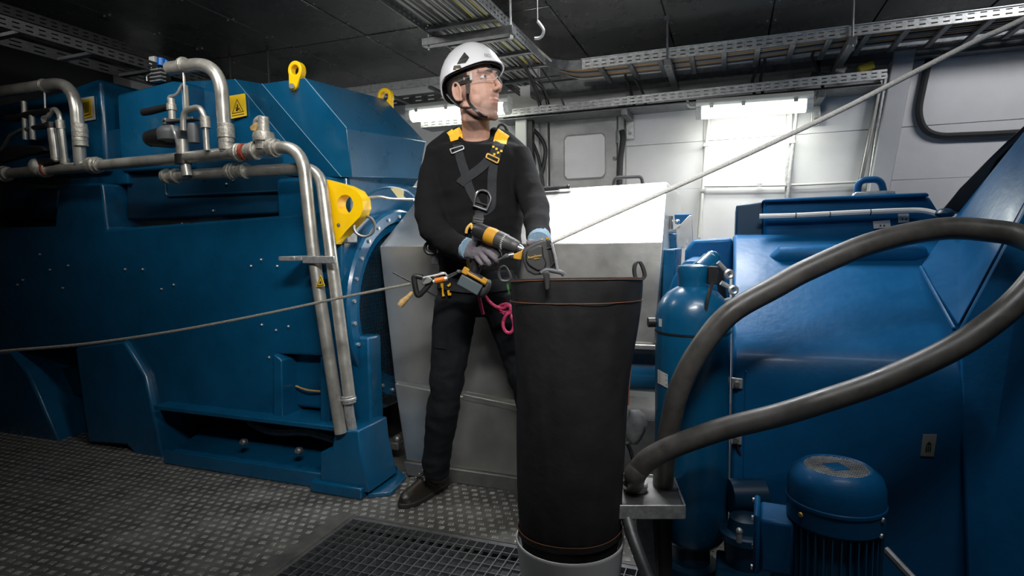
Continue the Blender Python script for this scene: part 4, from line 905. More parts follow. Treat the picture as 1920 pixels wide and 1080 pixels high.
for k in range(36):
    a = 2*math.pi*k/36; d = V3((math.cos(a), math.sin(a), 0)); t = V3((-d.y, d.x, 0))
    mbf = MB().hexa([mc+d*.079-t*.0022+V3((0, 0, .10)), mc+d*.096-t*.0015+V3((0, 0, .10)), mc+d*.096+t*.0015+V3((0, 0, .10)), mc+d*.079+t*.0022+V3((0, 0, .10)),
                     mc+d*.079-t*.0022+V3((0, 0, .425)), mc+d*.096-t*.0015+V3((0, 0, .425)), mc+d*.096+t*.0015+V3((0, 0, .425)), mc+d*.079+t*.0022+V3((0, 0, .425))])
    part('cooling_fin', mbf, blue, em)
part('base_flange', MB().lathe(mc-V3((0, 0, .014)), (0, 0, 1), [(0, .125), (.03, .125), (.04, .10), (.06, .095)], 32), blue, em)
tdir = (-RIGHTV*.88+HEADV*.38).normalized(); tt = V3((-tdir.y, tdir.x, 0)); Rt = Matrix((tdir, tt, UP)).transposed()
part('terminal_box', MB().box(mc+tdir*.118+V3((0, 0, .362)), (.072, .105, .125), Rt), blue_lit, em, bevel=.008)
part('terminal_lid', MB().box(mc+tdir*.160+V3((0, 0, .365)), (.014, .118, .140), Rt), blue_lit, em, bevel=.006)
for s in (-1, 1):
    for z in (.307, .423): part('lid_screw', MB().cyl(mc+tdir*.167+tt*s*.050+V3((0, 0, z)), mc+tdir*.171+tt*s*.050+V3((0, 0, z)), .006, n=8), galv, em)
part('terminal_foot', MB().box(mc+tdir*.105+V3((0, 0, .280)), (.05, .08, .045), Rt), blue, em, bevel=.008)
for px_ in ((1502, 965), (1652, 1005), (1655, 975)):
    d = ray(*px_); a = d.x*d.x+d.y*d.y; b = -2*(d.x*MX+d.y*MY); c_ = MX*MX+MY*MY-.0995**2; t = (-b-math.sqrt(max(0, b*b-4*a*c_)))/(2*a); p = CO+d*t
    part('cowl_screw', MB().lathe(p, p-mc-V3((0, 0, p.z)), [(0, .006), (.003, .005)], 8), gold_m if px_[0] < 1600 else galv, em)
part('drain_pipe', MB().tube(smooth_path([at_d(1660, 1030, 1.42), at_d(1690, 1062, 1.38), at_d(1735, 1110, 1.32)]), .010, 8), galv_dark, None, 'thin grey pipe on the floor right of the electric motor', 'pipe')

# steel tray with the hose fittings
tz = .335
ft = thing('steel_tray', 'small steel drip tray behind the bag with hoses standing in it', 'tray', at_z(1225, 930, tz)-V3((0, 0, .05)))
tq = [at_z(1120, 952, tz), at_z(1284, 952, tz), at_z(1263, 896, tz), at_z(1130, 890, tz)]
part('pan', MB().prism(tq, (0, 0, -.006)), steel_dark, ft)
for i in range(3):
    part('rim', MB().bar(tq[i]+V3((0, 0, -.012)), tq[i+1]+V3((0, 0, -.012)), .006, .040), galv, ft, bevel=.002)
part('support_leg', MB().bar(tq[0]*.4+tq[2]*.6-V3((0, 0, .01)), V3((tq[2].x-.06, tq[2].y-.04, 0)), .05, .05), galv_dark, ft)
hp = [at_z(1187, 912, tz+.005), at_d(1190, 893, 1.62), at_d(1199, 878, 1.615), at_d(1219, 859, 1.60), at_d(1258, 839, 1.58), at_d(1308, 820, 1.56), at_d(1367, 801, 1.54), at_d(1456, 779, 1.51), at_d(1535, 755, 1.48), at_d(1655, 714, 1.46), at_d(1783, 655, 1.43), at_d(1868, 598, 1.42), at_d(1925, 545, 1.42), at_d(1958, 498, 1.44), at_d(1955, 465, 1.48), at_d(1915, 444, 1.53), at_d(1868, 434, 1.56), at_d(1766, 429, 1.60),
      at_d(1638, 455, 1.60), at_d(1519, 504, 1.60), at_d(1455, 538, 1.60), at_d(1366, 590, 1.60), at_d(1307, 663, 1.61), at_d(1273, 731, 1.63), at_d(1257, 795, 1.66), at_d(1247, 850, 1.69), at_z(1243, 908, tz+.005)]
part('hose', MB().tube(smooth_path(hp, 7), .0305, 18), hose_m, None, 'thick dark grey hose looping in front of the blue gearbox', 'hose')
part('hose_collar', MB().lathe(at_z(1190, 918, tz)+V3((0, 0, .002)), (.15, 0, 1), [(0, .030), (.003, .036), (.022, .036), (.026, .032)], 20), conduit_w, None, 'pale collar ring at the foot of the hose on the steel tray', 'collar')
part('hose', MB().tube(smooth_path([at_d(1176, 972, 1.58), at_d(1184, 1000, 1.55), at_d(1200, 1045, 1.51), at_d(1222, 1100, 1.47)]), .017, 12), galv_dark, None, 'mottled grey hose running down below the steel tray', 'hose')
dz_ = at_z(1240, 905, tz); part('hose', MB().tube([V3((dz_.x, dz_.y, tz-.03)), V3((dz_.x, dz_.y+.01, .15)), V3((dz_.x, dz_.y+.03, 0.0))], .032, 14), rubber, None, 'black hose going straight down below the steel tray', 'hose')

# ================================================================== BAG, BUCKET, ROPE
BC = at_d(1068, 1010, 1.62); BC = V3((BC.x, BC.y, 0))
bk = thing('bucket', 'white plastic bucket under the tall black rope bag', 'bucket', BC)
part('wall', MB().lathe(BC, (0, 0, 1), [(.003, .125), (0, .130), (.222, .1525), (.228, .1545), (.232, .1535), (.232, .150), (.226, .1475), (.01, .127)], 48), bucket_m, bk)
#part('rim_ring', MB().lathe(BC+V3((0, 0, .205)), (0, 0, 1), [(0, .1515), (.002, .156), (.006, .156), (.008, .152)], 48, cap=False), bucket_m, bk)
from mathutils import noise as NZ0
bag = thing('rope_bag', 'tall black canvas rope bag with orange stitching standing in the white bucket', 'bag', BC+V3((0, 0, .02)))
rows = [(957, 1204, 529), (957, 1204, 545), (958, 1202, 570), (961, 1197, 610), (965, 1189, 655), (967, 1181, 700), (967, 1178, 745), (966, 1175, 800), (966, 1173, 850), (966, 1170, 900), (968, 1168, 950), (970, 1166, 990), (975, 1161, 1015), (982, 1154, 1060)]
NB = 96
def bag_ring(l, r, y, k, infl=0.0, dip=0.0):
    c = at_d((l+r)/2, y, 1.62); hw = (r-l)/2*1.62/FPX+infl; pts = []
    for j in range(NB):
        a = 2*math.pi*j/NB
        wob = 1+.012*math.sin(3*a+k*.9)+.012*math.sin(5*a-k*.6+1)+(.045*NZ0.noise(Vector((math.cos(a)*2.2+k*.35, math.sin(a)*2.2, k*1.1)))-.05*abs(NZ0.noise(Vector((math.cos(a)*3+5-k*.5, math.sin(a)*3, k*.9)))))*min(1, k)
        fr = .5-.5*math.sin(a)
        pts.append(c+RIGHTV*math.cos(a)*hw*(1 if abs(math.cos(a)) > .97 else (.5+.5*wob))+HEADV*math.sin(a)*hw*.86*wob+UP*(dip*fr))
    return pts
rs = []
for k, (l, r, y) in enumerate(rows): rs.append(bag_ring(l, r, y, k*.5, dip=(.026 if k == 0 else .018 if k == 1 else .010 if k == 2 else 0)))
inner = bag_ring(960, 1201, 531, 0, dip=.024); inner2 = bag_ring(962, 1199, 600, 0); 
mbb = MB().rings(rs[::-1]+[inner, inner2], True)
bo = part('canvas', mbb, bag_m, bag, sharp=60)
s_ = bo.modifiers.new('sub', 'SUBSURF'); s_.levels = 1; s_.render_levels = 2
for yy, l, r, dp in ((535, 956.5, 1204.5, .026), (566, 957, 1203, .011), (985, 968.5, 1167.5, 0)):
    part('stitching', MB().tube(bag_ring(l, r, yy, 0, .0015, dp), .0010, 5, closed=True), stitch_m, bag, 'orange seam stitching')
part('stitching', MB().tube(smooth_path([at_d(1183, 690, 1.62), at_d(1180, 720, 1.61), at_d(1178, 760, 1.61)]), .002, 5), stitch_m, bag, 'orange seam stitching')
part('hem_fold', MB().rings([bag_ring(969, 1167, 986, 0, .001), bag_ring(969, 1167, 986, 0, .003), bag_ring(970, 1166, 996, 0, .003), bag_ring(970, 1166, 997, 0, .0)], cap=False), bag_m, bag)
part('carry_loop', MB().rings([[p-RIGHTV*.004, p+RIGHTV*.004, p+RIGHTV*.004+HEADV*.02, p-RIGHTV*.004+HEADV*.02] for p in smooth_path([at_d(*q, 1.60) for q in ((1196, 530), (1191, 512), (1192, 497), (1199, 490), (1206, 500), (1210, 518), (1200, 528))], 4)]), dgrey, bag)
part('zip_tab', MB().prism([at_d(*q, 1.595) for q in ((1165, 950), (1170, 950), (1170, 972), (1165, 970))], HEADV*.004), orange_a, bag)
part('side_strap', MB().tube(smooth_path([at_d(1176, 830, 1.63), at_d(1184, 850, 1.64), at_d(1190, 885, 1.64), at_d(1180, 910, 1.63), at_d(1170, 905, 1.62)]), .006, 6), web_m, bag)
# crumpled grey glove hanging behind the bag
rg = []
for k, (cx, cy, hw) in enumerate(((1188, 768, 9), (1193, 780, 16), (1192, 795, 18), (1192, 810, 17), (1188, 824, 14), (1186, 834, 8))):
    rg.append([at_d(cx+math.cos(2*math.pi*j/14)*hw*(1+.25*math.sin(3*j+k)), cy, 1.72+.012*math.sin(2*math.pi*j/14)*(hw/10)*(1+.3*math.sin(5*j+k*2))) for j in range(14)])
part('work_glove', MB().rings(rg), rag_m, None, 'crumpled grey glove hanging right of the black bag', 'glove', sharp=80)
wr = [at_d(1036, 453, 1.80), at_d(1154, 400, 1.80), at_d(1307, 332, 1.78), at_d(1400, 290, 1.76), at_d(1553, 218, 1.71), at_d(1675, 156, 1.66), at_d(1828, 78, 1.58), at_d(1916, 38, 1.53)]
wr.append(wr[-1]+(wr[-1]-wr[-3])*1.2); k_ = (2.28-wr[-1].z)/(wr[-1]-wr[-2]).z; wr.append(wr[-1]+(wr[-1]-wr[-2])*min(k_, (2.42-wr[-1].x)/(wr[-1]-wr[-2]).x)*.98)
part('rope', MB().tube(smooth_path(wr, 5), [.0070+.0010*min(1, i/40) for i in range(5*(len(wr)-1)+1)], 10), rope_w, None, 'taut white rope running from the rope device up to the right', 'rope')
gr_ = [at_d(-60, 668, 1.9), at_d(0, 659, 1.92), at_d(160, 645, 1.96), at_d(320, 622, 2.0), at_d(480, 592, 2.05), at_d(640, 558, 2.1), at_d(770, 532, 2.12)]
part('rope', MB().tube(smooth_path(gr_, 5), .0048, 8), rope_g, None, 'thin grey rope running across the generator to the worker\'s clamp', 'rope')

# ================================================================== THE WORKER
PO = at_z(880, 935, 0)
man = thing('person', 'worker in white helmet, clear glasses and black clothes standing behind the black bag', 'person', PO)
def ering(c, rx, ry, ax=RIGHTV, ay=HEADV, n=24): return [c+ax*math.cos(2*math.pi*j/n)*rx+ay*math.sin(2*math.pi*j/n)*ry for j in range(n)]
TD = 2.38
def torso_rings(sub=0.0):
    R_ = []
    for l, r, y, dp in ((858, 929, 260, .074), (838, 950, 264, .084), (815, 972, 272, .096), (806, 984, 300, .112), (808, 985, 340, .120), (814, 983, 390, .117), (818, 979, 440, .113), (821, 974, 490, .113), (821, 968, 522, .116)):
        c = at_d((l+r)/2, y, TD); tl = {260: .036, 264: .022, 272: .008}.get(y, 0); R_.append([q+UP*tl*((q-c).dot(HEADV)/dp) for q in ering(c, PXM((r-l)/2, TD)-sub, dp-sub)])
    return R_
ARM_R = [((826, 285), 2.38, .060), ((813, 330), 2.37, .060), ((806, 385), 2.33, .062), ((812, 425), 2.27, .058), ((840, 452), 2.19, .050), ((866, 466), 2.12, .043), ((874, 470), 2.10, .040)]
ARM_L = [((968, 285), 2.38, .060), ((983, 330), 2.34, .058), ((999, 380), 2.25, .056), ((1007, 412), 2.16, .052), ((1011, 438), 2.06, .045), ((1011, 450), 1.99, .040)]
LEG_R = [((856, 560), 2.38, .090), ((849, 620), 2.37, .086), ((842, 680), 2.35, .076), ((837, 725), 2.33, .071), ((829, 785), 2.34, .067), ((821, 840), 2.36, .061), ((816, 890), 2.37, .058)]
LEG_L = [((940, 560), 2.36, .088), ((962, 620), 2.33, .084), ((983, 690), 2.29, .075), ((994, 735), 2.27, .072), ((1001, 790), 2.27, .066), ((1004, 850), 2.28, .062), ((1004, 905), 2.30, .058)]
def chain(mb, ch, sub=0.0, n=14): return mb.tube(smooth_path([at_d(*p, d) for p, d, r in ch], 4), list(np.interp(np.linspace(0, len(ch)-1, (len(ch)-1)*4+1), range(len(ch)), [r-sub for p, d, r in ch])), n)
def pelvis(mb, sub=0.0): return mb.rings([ering(at_d((l+r)/2, y, TD), PXM((r-l)/2, TD)-sub, dp-sub) for l, r, y, dp in ((822, 970, 505, .118), (818, 972, 540, .122), (820, 972, 572, .112), (850, 945, 592, .07))])
# head frame: +x his left, +y the way he faces, +z up
PSI, TILT = math.radians(53), math.radians(8)
hf = (-HEADV)*math.cos(PSI)+RIGHTV*math.sin(PSI); hf = (hf*math.cos(TILT)+UP*math.sin(TILT)).normalized()
hl = UP.cross(hf).normalized(); hu = hf.cross(hl).normalized()*-1
if hu.z < 0: hu = -hu
HM = Matrix((hl, hf, hu)).transposed().to_4x4(); HM.translation = at_d(890, 173, 2.33)
HI = HM.inverted()
hs = 1.045
head = MB()
head.ball((0, -.012, .045), (.077, .098, .092), 24, 16); head.ball((0, .030, -.015), (.0635, .066, .085), 20, 14); head.ball((0, .043, -.072), (.047, .045, .045), 18, 12)
head.ball((0, .067, -.104), (.025, .019, .018)); head.ball((0, .066, -.056), (.034, .026, .032))
for s in (-1, 1):
    head.tube([(s*.061, -.006, -.055), (s*.048, .034, -.092), (s*.016, .066, -.108)], [.017, .017, .015], 10)
    head.ball((s*.040, .047, -.016), (.024, .022, .030)); head.ball((s*.040, .038, -.050), (.024, .026, .036)); head.ball((s*.0115, .103, -.022), (.0085, .012, .008))
    head.ball((s*.080, -.014, -.014), (.006, .017, .029))
    head.tube([(s*.085, -.014+.019*math.cos(a), -.010+.033*math.sin(a)-.006*math.cos(a)) for a in [2*math.pi*k/16 for k in range(16)]], .0048, 7, closed=True)
    head.ball((s*.081, -.002, -.040), (.006, .008, .009)); head.ball((s*.081, .006, -.012), (.006, .006, .008))
head.tube([(-.052, .068, .046), (-.028, .086, .049), (0, .090, .044), (.028, .086, .049), (.052, .068, .046)], [.008, .011, .010, .011, .008], 8)
head.tube([(0, .086, .040), (0, .101, .014), (0, .116, -.012)], [.008, .009, .0105], 10); head.ball((0, .116, -.016), (.0110, .011, .010))
head.ball((0, .0885, -.055), (.023, .010, .006)); head.ball((0, .086, -.066), (.020, .010, .007))
for p in head.v: p *= hs
head.shift(HM)
nk = at_d(893, 258, 2.40)
head.tube([HM @ Vector((0, -.014, -.04)), HM @ Vector((0, -.014, -.095)), at_d(892, 231, 2.365), nk, at_d(894, 310, 2.41)], [.055, .0545, .0555, .057, .055], 20)
body_mb = head
body_mb.rings(torso_rings(.018)[3:]); pelvis(body_mb, .016)
for ch_ in (ARM_R, ARM_L, LEG_R, LEG_L): chain(body_mb, ch_, .016)
bme = remesh(body_mb, .0034, 8, .5)
for v in bme.vertices:
    q = (HI @ v.co)/hs
    if q.z > -.14 and q.y > 0.03 and abs(q.x) < .08:
        push = 0
        for s in (-1, 1):
            e = ((q.x-s*.032)/.0165)**2+((q.z-.024)/.0105)**2
            push += .0098*math.exp(-e)
            e = ((q.x-s*.007)/.0035)**2+((q.z+.026)/.003)**2
            push += .003*math.exp(-e)
        e = (q.x/.022)**2+((q.z+.0605)/.0022)**2
        push += .0035*math.exp(-e)
        v.co -= hf*push*hs
bvh_body = bvh_of(bme)
body = part('body', bme, skin, man)
def hp_(x, y, z): return HM @ (Vector((x, y, z))*hs)
for s in (-1, 1):
    e = part('eye', MB().ball(hp_(s*.032, .0726, .0245), .0125*hs, 16, 11), eye_w, man)
    g = (hf-HEADV*.38+UP*.06).normalized(); c = hp_(s*.032, .0726, .0245)
    part('iris', MB().lathe(c+g*.0108*hs, g, [(0, .0064), (.0012, .0060), (.0019, .0045), (.0022, .002)], 14), iris_m, e)
    part('pupil', MB().lathe(c+g*.0124*hs, g, [(0, .0028), (.0009, .0022)], 10), ink, e)
    lm = MB(); M3 = HM.to_3x3(); n1, n2 = 22, 14; ok = []
    for i in range(n2):
        for j in range(n1):
            th = math.pi*i/(n2-1); ph = 2*math.pi*j/n1; d = Vector((math.sin(th)*math.cos(ph), math.cos(th), math.sin(th)*math.sin(ph))); lm.v.append(c+(M3 @ d)*.0136*hs); ok.append(d)
    for i in range(n2-1):
        for j in range(n1):
            ids = (i*n1+j, (i+1)*n1+j, (i+1)*n1+(j+1) % n1, i*n1+(j+1) % n1); d = sum((ok[k] for k in ids), Vector())/4
            if d.y > -.3 and (d.z > .40-.2*abs(d.x)**2 or d.z < -.46+.2*abs(d.x)**2): lm.f.append(ids)
    part('eyelid', lm, skin, man)
    part('eyebrow', MB().rings([[hp_(s*(.014+t*.036), .1045-.030*t*t-.006*t, .0435+.006*t-.008*t*t+dz) if True else 0 for dz in (-.0035*(1-t*.6), .0035*(1-t*.6))]+[hp_(s*(.014+t*.036), .096-.030*t*t-.006*t, .0435+.006*t-.008*t*t+dz) for dz in (.0035*(1-t*.6), -.0035*(1-t*.6))] for t in [k/7 for k in range(8)]]), hair_m, man)
def head_patch(name, fn, nu, nv, m, off=.0006, par=None):   # thin skin patch found by rays towards the head's axis
    rows = []
    for i in range(nu):
        row = []
        for j in range(nv):
            x, z = fn(i/(nu-1), j/(nv-1)); o = hp_(x, .20, z); h = bvh_body.ray_cast(o, -hf)
            row.append((h[0] if h[0] is not None else hp_(x, .08, z))+hf*off)
        rows.append(row)
    mb = MB().add([p for r in rows for p in r], [(i*nv+j, (i+1)*nv+j, (i+1)*nv+j+1, i*nv+j+1) for i in range(nu-1) for j in range(nv-1)])
    return part(name, mb, m, par or man)
# beard shade and lip colour belong to the skin: per-vertex weights read by the skin material
bw, lw_ = [], []
for v in body.data.vertices:
    q = (HI @ (v.co+ORG['person']))/hs; b_ = l_ = 0
    if q.z > -.14 and q.z < 0 and q.y > -.02:
        b_ = 1/(1+math.exp((q.z+.062+.35*max(0, .05-q.y))/.007)); b_ = max(b_, math.exp(-((q.x/.024)**2+((q.z+.043)/.006)**2)) if q.y > .07 else 0)
        l_ = math.exp(-((q.x/.021)**4+((q.z+.0605)/.0085)**4)) if q.y > .07 else 0
    bw.append(b_); lw_.append(l_)
for nm, arr in (('beard', bw), ('lip', lw_)): body.data.attributes.new(nm, 'FLOAT', 'POINT').data.foreach_set('value', arr)
nt = skin.node_tree; bs = nt.nodes['Principled BSDF']; src = bs.inputs['Base Color'].links[0].from_socket
for nm, colr, k_ in (('beard', (0.17, 0.105, 0.08), .72), ('lip', (0.42, 0.17, 0.135), .75)):
    at = nt.nodes.new('ShaderNodeAttribute'); at.attribute_name = nm; mx = nt.nodes.new('ShaderNodeMix'); mx.data_type = 'RGBA'; ml = nt.nodes.new('ShaderNodeMath'); ml.operation = 'MULTIPLY'; ml.inputs[1].default_value = k_
    nt.links.new(at.outputs['Fac'], ml.inputs[0]); nt.links.new(ml.outputs[0], mx.inputs[0]); nt.links.new(src, mx.inputs[6]); mx.inputs[7].default_value = (*colr, 1); src = mx.outputs[2]
nt.links.new(src, bs.inputs['Base Color'])
# hair shell under the helmet
hb = MB(); nu, nv = 40, 26; keep = []
for i in range(nv):
    for j in range(nu):
        th = math.pi*i/(nv-1); ph = 2*math.pi*j/nu
        hb.v.append(Vector((.0815*math.sin(th)*math.sin(ph), -.014+.1015*math.sin(th)*math.cos(ph), .042+.098*math.cos(th))))
for i in range(nv-1):
    for j in range(nu):
        ids = (i*nu+j, (i+1)*nu+j, (i+1)*nu+(j+1) % nu, i*nu+(j+1) % nu); c = sum((hb.v[k] for k in ids), Vector())/4
        if (c.y < .036 and c.z > .030) or (c.y < .024 and c.z > .012) or (c.y < -.028 and c.z > -.058): hb.f.append(ids)
for q in hb.v: q *= hs
hb.shift(HM); part('hair', hb, hair_m, man)
for s in (-1, 1): part('sideburn', MB().rings([[hp_(s*(.0735-.004*t), .022-.004*t, .035-.06*t), hp_(s*(.066-.004*t), .040-.012*t, .035-.06*t), hp_(s*(.062-.004*t), .030, .035-.06*t)] for t in (0, .33, .66, 1)]), hair_m, man)

# helmet
HC = Vector((0, -.006, .040)); hax = (.108, .134, .150)
def rim_z(ph):   # ph = 0 front
    c = math.cos(ph); a = abs(((ph+math.pi) % (2*math.pi))-math.pi)/math.pi
    return float(np.interp(a, [0, .18, .32, .42, .52, .62, .74, .86, 1], [.074, .072, .064, .059, .058, .056, .038, .004, -.004]))
def helm_pt(ph, t, k=1.0, flare=True):
    zr = rim_z(ph); zt = HC.z+hax[2]*k; z = zr+(zt-zr)*math.sin(t*math.pi/2)
    q = max(-1, min(1, (z-HC.z)/(hax[2]*k))); rr = math.sqrt(max(0, 1-q*q)); fl = 1+(.07*math.exp(-(ph if ph < math.pi else 2*math.pi-ph)**2/.6)*math.exp(-(t/.10)**2) if flare else 0)
    cc_, ss_ = math.cos(ph), math.sin(ph); e = .92
    return HM @ (Vector((HC.x+hax[0]*k*rr*math.copysign(abs(ss_)**e, ss_)*fl, HC.y+hax[1]*k*rr*math.copysign(abs(cc_)**e, cc_)*fl, z)))
nph = 56
hr = [[helm_pt(2*math.pi*j/nph, t) for j in range(nph)] for t in (0, .03, .07, .12, .2, .3, .42, .55, .68, .8, .9, .97, .999)]
hi = [[helm_pt(2*math.pi*j/nph, t, .955) for j in range(nph)] for t in (.999, .9, .7, .5, .3, .1, 0)]
helm = part('helmet', MB().rings(hi+hr, False), helm_m, man, 'white hard hat with dark side vents')
hv_ = MB().rings(hr, True); bvh_h = BVHTree.FromPolygons([tuple(p) for p in hv_.v], hv_.f)
part('liner', MB().rings([[helm_pt(2*math.pi*j/nph, t, .94, False)-hu*(.006 if t == 0 else 0) for j in range(nph)] for t in (0, .2, .45)]+[[helm_pt(2*math.pi*j/nph, t, .86, False) for j in range(nph)] for t in (.45, .2, 0)], False), blackp, helm, 'dark inner liner')
def patch(name, bv, poly, off, m, par, label=None, n=6):   # a thin plate laid on a curved surface over a polygon of the photograph
    c = (sum(p[0] for p in poly)/len(poly), sum(p[1] for p in poly)/len(poly)); vs = [cast(bv, *c, off)]; fs = []; k = len(poly)*n
    ring = []
    for i in range(len(poly)):
        a, b = poly[i], poly[(i+1) % len(poly)]
        for s in range(n): ring.append((a[0]+(b[0]-a[0])*s/n, a[1]+(b[1]-a[1])*s/n))
    for f in (.5, 1.0):
        for p in ring: vs.append(cast(bv, c[0]+(p[0]-c[0])*f, c[1]+(p[1]-c[1])*f, off))
    if any(v is None for v in vs): 
        g = [v for v in vs if v is not None]
        if not g: return None
        vs = [v if v is not None else g[0] for v in vs]
    for i in range(k):
        j = (i+1) % k; fs += [(0, 1+i, 1+j), (1+i, 1+k+i, 1+k+j, 1+j)]
    d = ray(*c).normalized()*(off*1.5); m0 = len(vs); vs += [vs[1+k+i]+d for i in range(k)]
    for i in range(k): j = (i+1) % k; fs.append((1+k+i, m0+i, m0+j, 1+k+j))
    return part(name, MB().add(vs, fs), m, par, label)
patch('vent', bvh_h, [(871, 97.5), (880, 108), (873, 118), (856.5, 120.7), (862, 110)], .0012, dgrey, helm)
for a, b in (((861, 111), (877.5, 104)), ((858.5, 116), (876, 112))): patch('vent_slat', bvh_h, [a, b, (b[0]+.3, b[1]+1.4), (a[0]-.2, a[1]+1.6)], .0025, blackp, helm)
patch('lamp_clip', bvh_h, [(851, 123), (862.5, 121.8), (866, 128.3), (849, 131)], .003, dgrey, helm)
patch('clip_tab', bvh_h, [(854, 129.0), (862, 128.6), (860, 131.6), (857, 131.8)], .005, gold_m, helm)
v, f = text_verts('EBD\u203a', 8.6); tb = MB(); ca, sa = math.cos(math.radians(9)), math.sin(math.radians(9)); tv = []
for q in v:
    u_, w_ = q[0]*.72, q[1]; px_, py_ = 914.5+u_*ca+w_*sa*-1, 104.5+u_*sa-w_*ca; tv.append(cast(bvh_h, px_, py_, .0012))
if all(t is not None for t in tv): part('lettering', tb.add(tv, f), ink_g, helm, 'small dark letters')
part('chin_strap', drape(bvh_body, [(876, 141), (877.5, 164), (878.5, 190), (895, 209), (907, 219), (914, 220)], 5.5, .003, .004, 4), blackp, helm)
part('rear_strap', MB().tube(smooth_path([hp_(*q) for q in ((-.070, -.075, .0), (-.079, -.040, -.040), (-.077, -.012, -.066), (-.070, .012, -.074), (-.063, .030, -.078))], 5), .0045, 8), blackp, helm)
# safety glasses
gl = []
for k in range(25):
    a = math.radians(-78+156*k/24); x, y = .074*math.sin(a), .032+.084*math.cos(a); nose = math.exp(-(x/.012)**2)
    gl.append([hp_(x, y, .047), hp_(x, y-.0005, .030), hp_(x, y-.001, .006+.016*nose)])
gmesh = MB().add([p for r in gl for p in r], [(i*3+j, (i+1)*3+j, (i+1)*3+j+1, i*3+j+1) for i in range(24) for j in range(2)])
gla = part('safety_glasses', gmesh, glass_m, man, 'clear wraparound lens')
part('lens_rim', MB().tube([r[0] for r in gl], .0011, 6), glass_m, gla); part('lens_rim', MB().tube([r[2] for r in gl], .0009, 6), white_pl, gla)
for s in (-1, 1):
    part('temple', MB().tube([hp_(s*.073, .050, .030), hp_(s*.079, .030, .026), hp_(s*.084, -.005, .024)], .0028, 6), glass_m, gla)
    part('temple_hinge', MB().box(hp_(s*.0735, .050, .027), (.004, .010, .028), HM.to_3x3()), white_pl, gla, bevel=.001)

# clothes
sw = MB(); sw.rings(torso_rings()); sw.tube([at_d(868, 250, 2.425), at_d(845, 261, 2.41), at_d(816, 292, 2.39)], [.034, .042, .052], 14); sw.tube([at_d(919, 252, 2.425), at_d(944, 263, 2.41), at_d(975, 294, 2.39)], [.034, .042, .052], 14); chain(sw, ARM_R); chain(sw, ARM_L)
sme = remesh(sw, .0065, 14, .5)
from mathutils import noise as NZ
def fold(me, amps):
    ns = [v.normal.copy() for v in me.vertices]; cs = [v.co.copy() for v in me.vertices]
    me.vertices.foreach_set('co', np.array([c+n*a for c, n, a in zip(cs, ns, amps)]).ravel()); me.update()
wrinkle = []
for v in sme.vertices:
    p = v.co; low = max(0, min(1, (1.50-p.z)/.40))
    wrinkle.append(NZ.noise(Vector((p.x*9, p.y*9, p.z*16)))*(.004+.007*low)+abs(NZ.noise(Vector((p.x*7+p.z*9, p.y*7, p.z*20-p.x*8))))*-.006*low)
fold(sme, wrinkle)
bvh_s = bvh_of(sme); part('sweater', sme, cloth_k, man, 'black long-sleeved pullover')
cn = at_d(893, 253, 2.39)
part('collar', MB().tube([cn+RIGHTV*.067*math.cos(a)+HEADV*.069*math.sin(a)+UP*(.040*math.sin(a)+.004*math.cos(2*a)-.012) for a in [2*math.pi*k/40 for k in range(40)]], .0075, 10, closed=True), cloth_k, man)
tr = MB(); pelvis(tr); chain(tr, LEG_R); chain(tr, LEG_L)
tme = remesh(tr, .0065, 8, .5)
wrinkle = []
for v in tme.vertices:
    p = v.co; k = .3+math.exp(-((p.z-.46)/.16)**2)+1.0*math.exp(-((p.z-.12)/.10)**2)+.6*math.exp(-((p.z-.85)/.08)**2)
    wrinkle.append(NZ.noise(Vector((p.x*8, p.y*8, p.z*14)))*.006*k-abs(NZ.noise(Vector((p.x*10+p.z*12, p.y*9, p.z*15-p.x*9))))*.010*k)
fold(tme, wrinkle)
bvh_t = bvh_of(tme); part('trousers', tme, trous_m, man, 'dark work trousers')
pk = patch('thigh_pocket', bvh_t, [(812, 600), (836, 600), (836, 655), (812, 652)], .006, trous_m, man)
# shoes
def shoe(heel, toe, ankle, ra):
    d = toe-heel; L = d.length; d.normalize(); n = UP.cross(d); u = MB(); rs = []
    for t, wd_, h in ((-.02, .020, .045), (.03, .034, .075), (.15, .038, .095), (.35, .040, .098), (.52, .043, .080), (.68, .047, .062), (.82, .047, .054), (.93, .038, .046), (1.0, .016, .032)):
        c = heel+d*L*t+Vector((0, 0, .012)); rs.append([c+n*wd_*math.cos(a)*(1 if math.sin(a) < .3 else .82)+UP*(max(0, math.sin(a))*h+min(0, math.sin(a))*.006) for a in [2*math.pi*k/18 for k in range(18)]])
    u.rings(rs); u.tube([heel+d*L*.22+Vector((0, 0, .06)), ankle, ankle+Vector((0, 0, .03))], [.042, .046, .046], 14)
    up_ = part('shoe', remesh(u, .005, 4, .5), shoe_m, man, 'dark leather work shoe')
    out = []
    for k in range(24):
        a = 2*math.pi*k/24; t = .5+.54*math.cos(a); wd_ = np.interp(t, [-.05, .0, .15, .4, .65, .85, 1.0, 1.05], [.02, .030, .040, .040, .049, .048, .030, .018])
        out.append(heel+d*L*t+n*wd_*math.copysign(1, math.sin(a))*min(1, abs(math.sin(a))*1.6))
    part('sole', MB().prism(out, (0, 0, .020)), sole_m, up_, bevel=.004)
    for k in range(4):
        t = .36+k*.075; c = heel+d*L*t+Vector((0, 0, np.interp(t, [.35, .52, .68], [.116, .096, .076])))
        part('lace', MB().tube([c-n*.022-UP*.008, c+UP*.003, c+n*.022-UP*.008], .0028, 6), blackp, up_)
        for s in (-1, 1): part('eyelet', MB().ball(c+n*s*.024-UP*.007, .004, 8, 6), galv, up_)
shoe(at_z(836, 908, 0)+Vector((0, 0, .001)), at_z(752, 953, 0)+Vector((0, 0, .001)), at_d(818, 884, 2.36), .05)
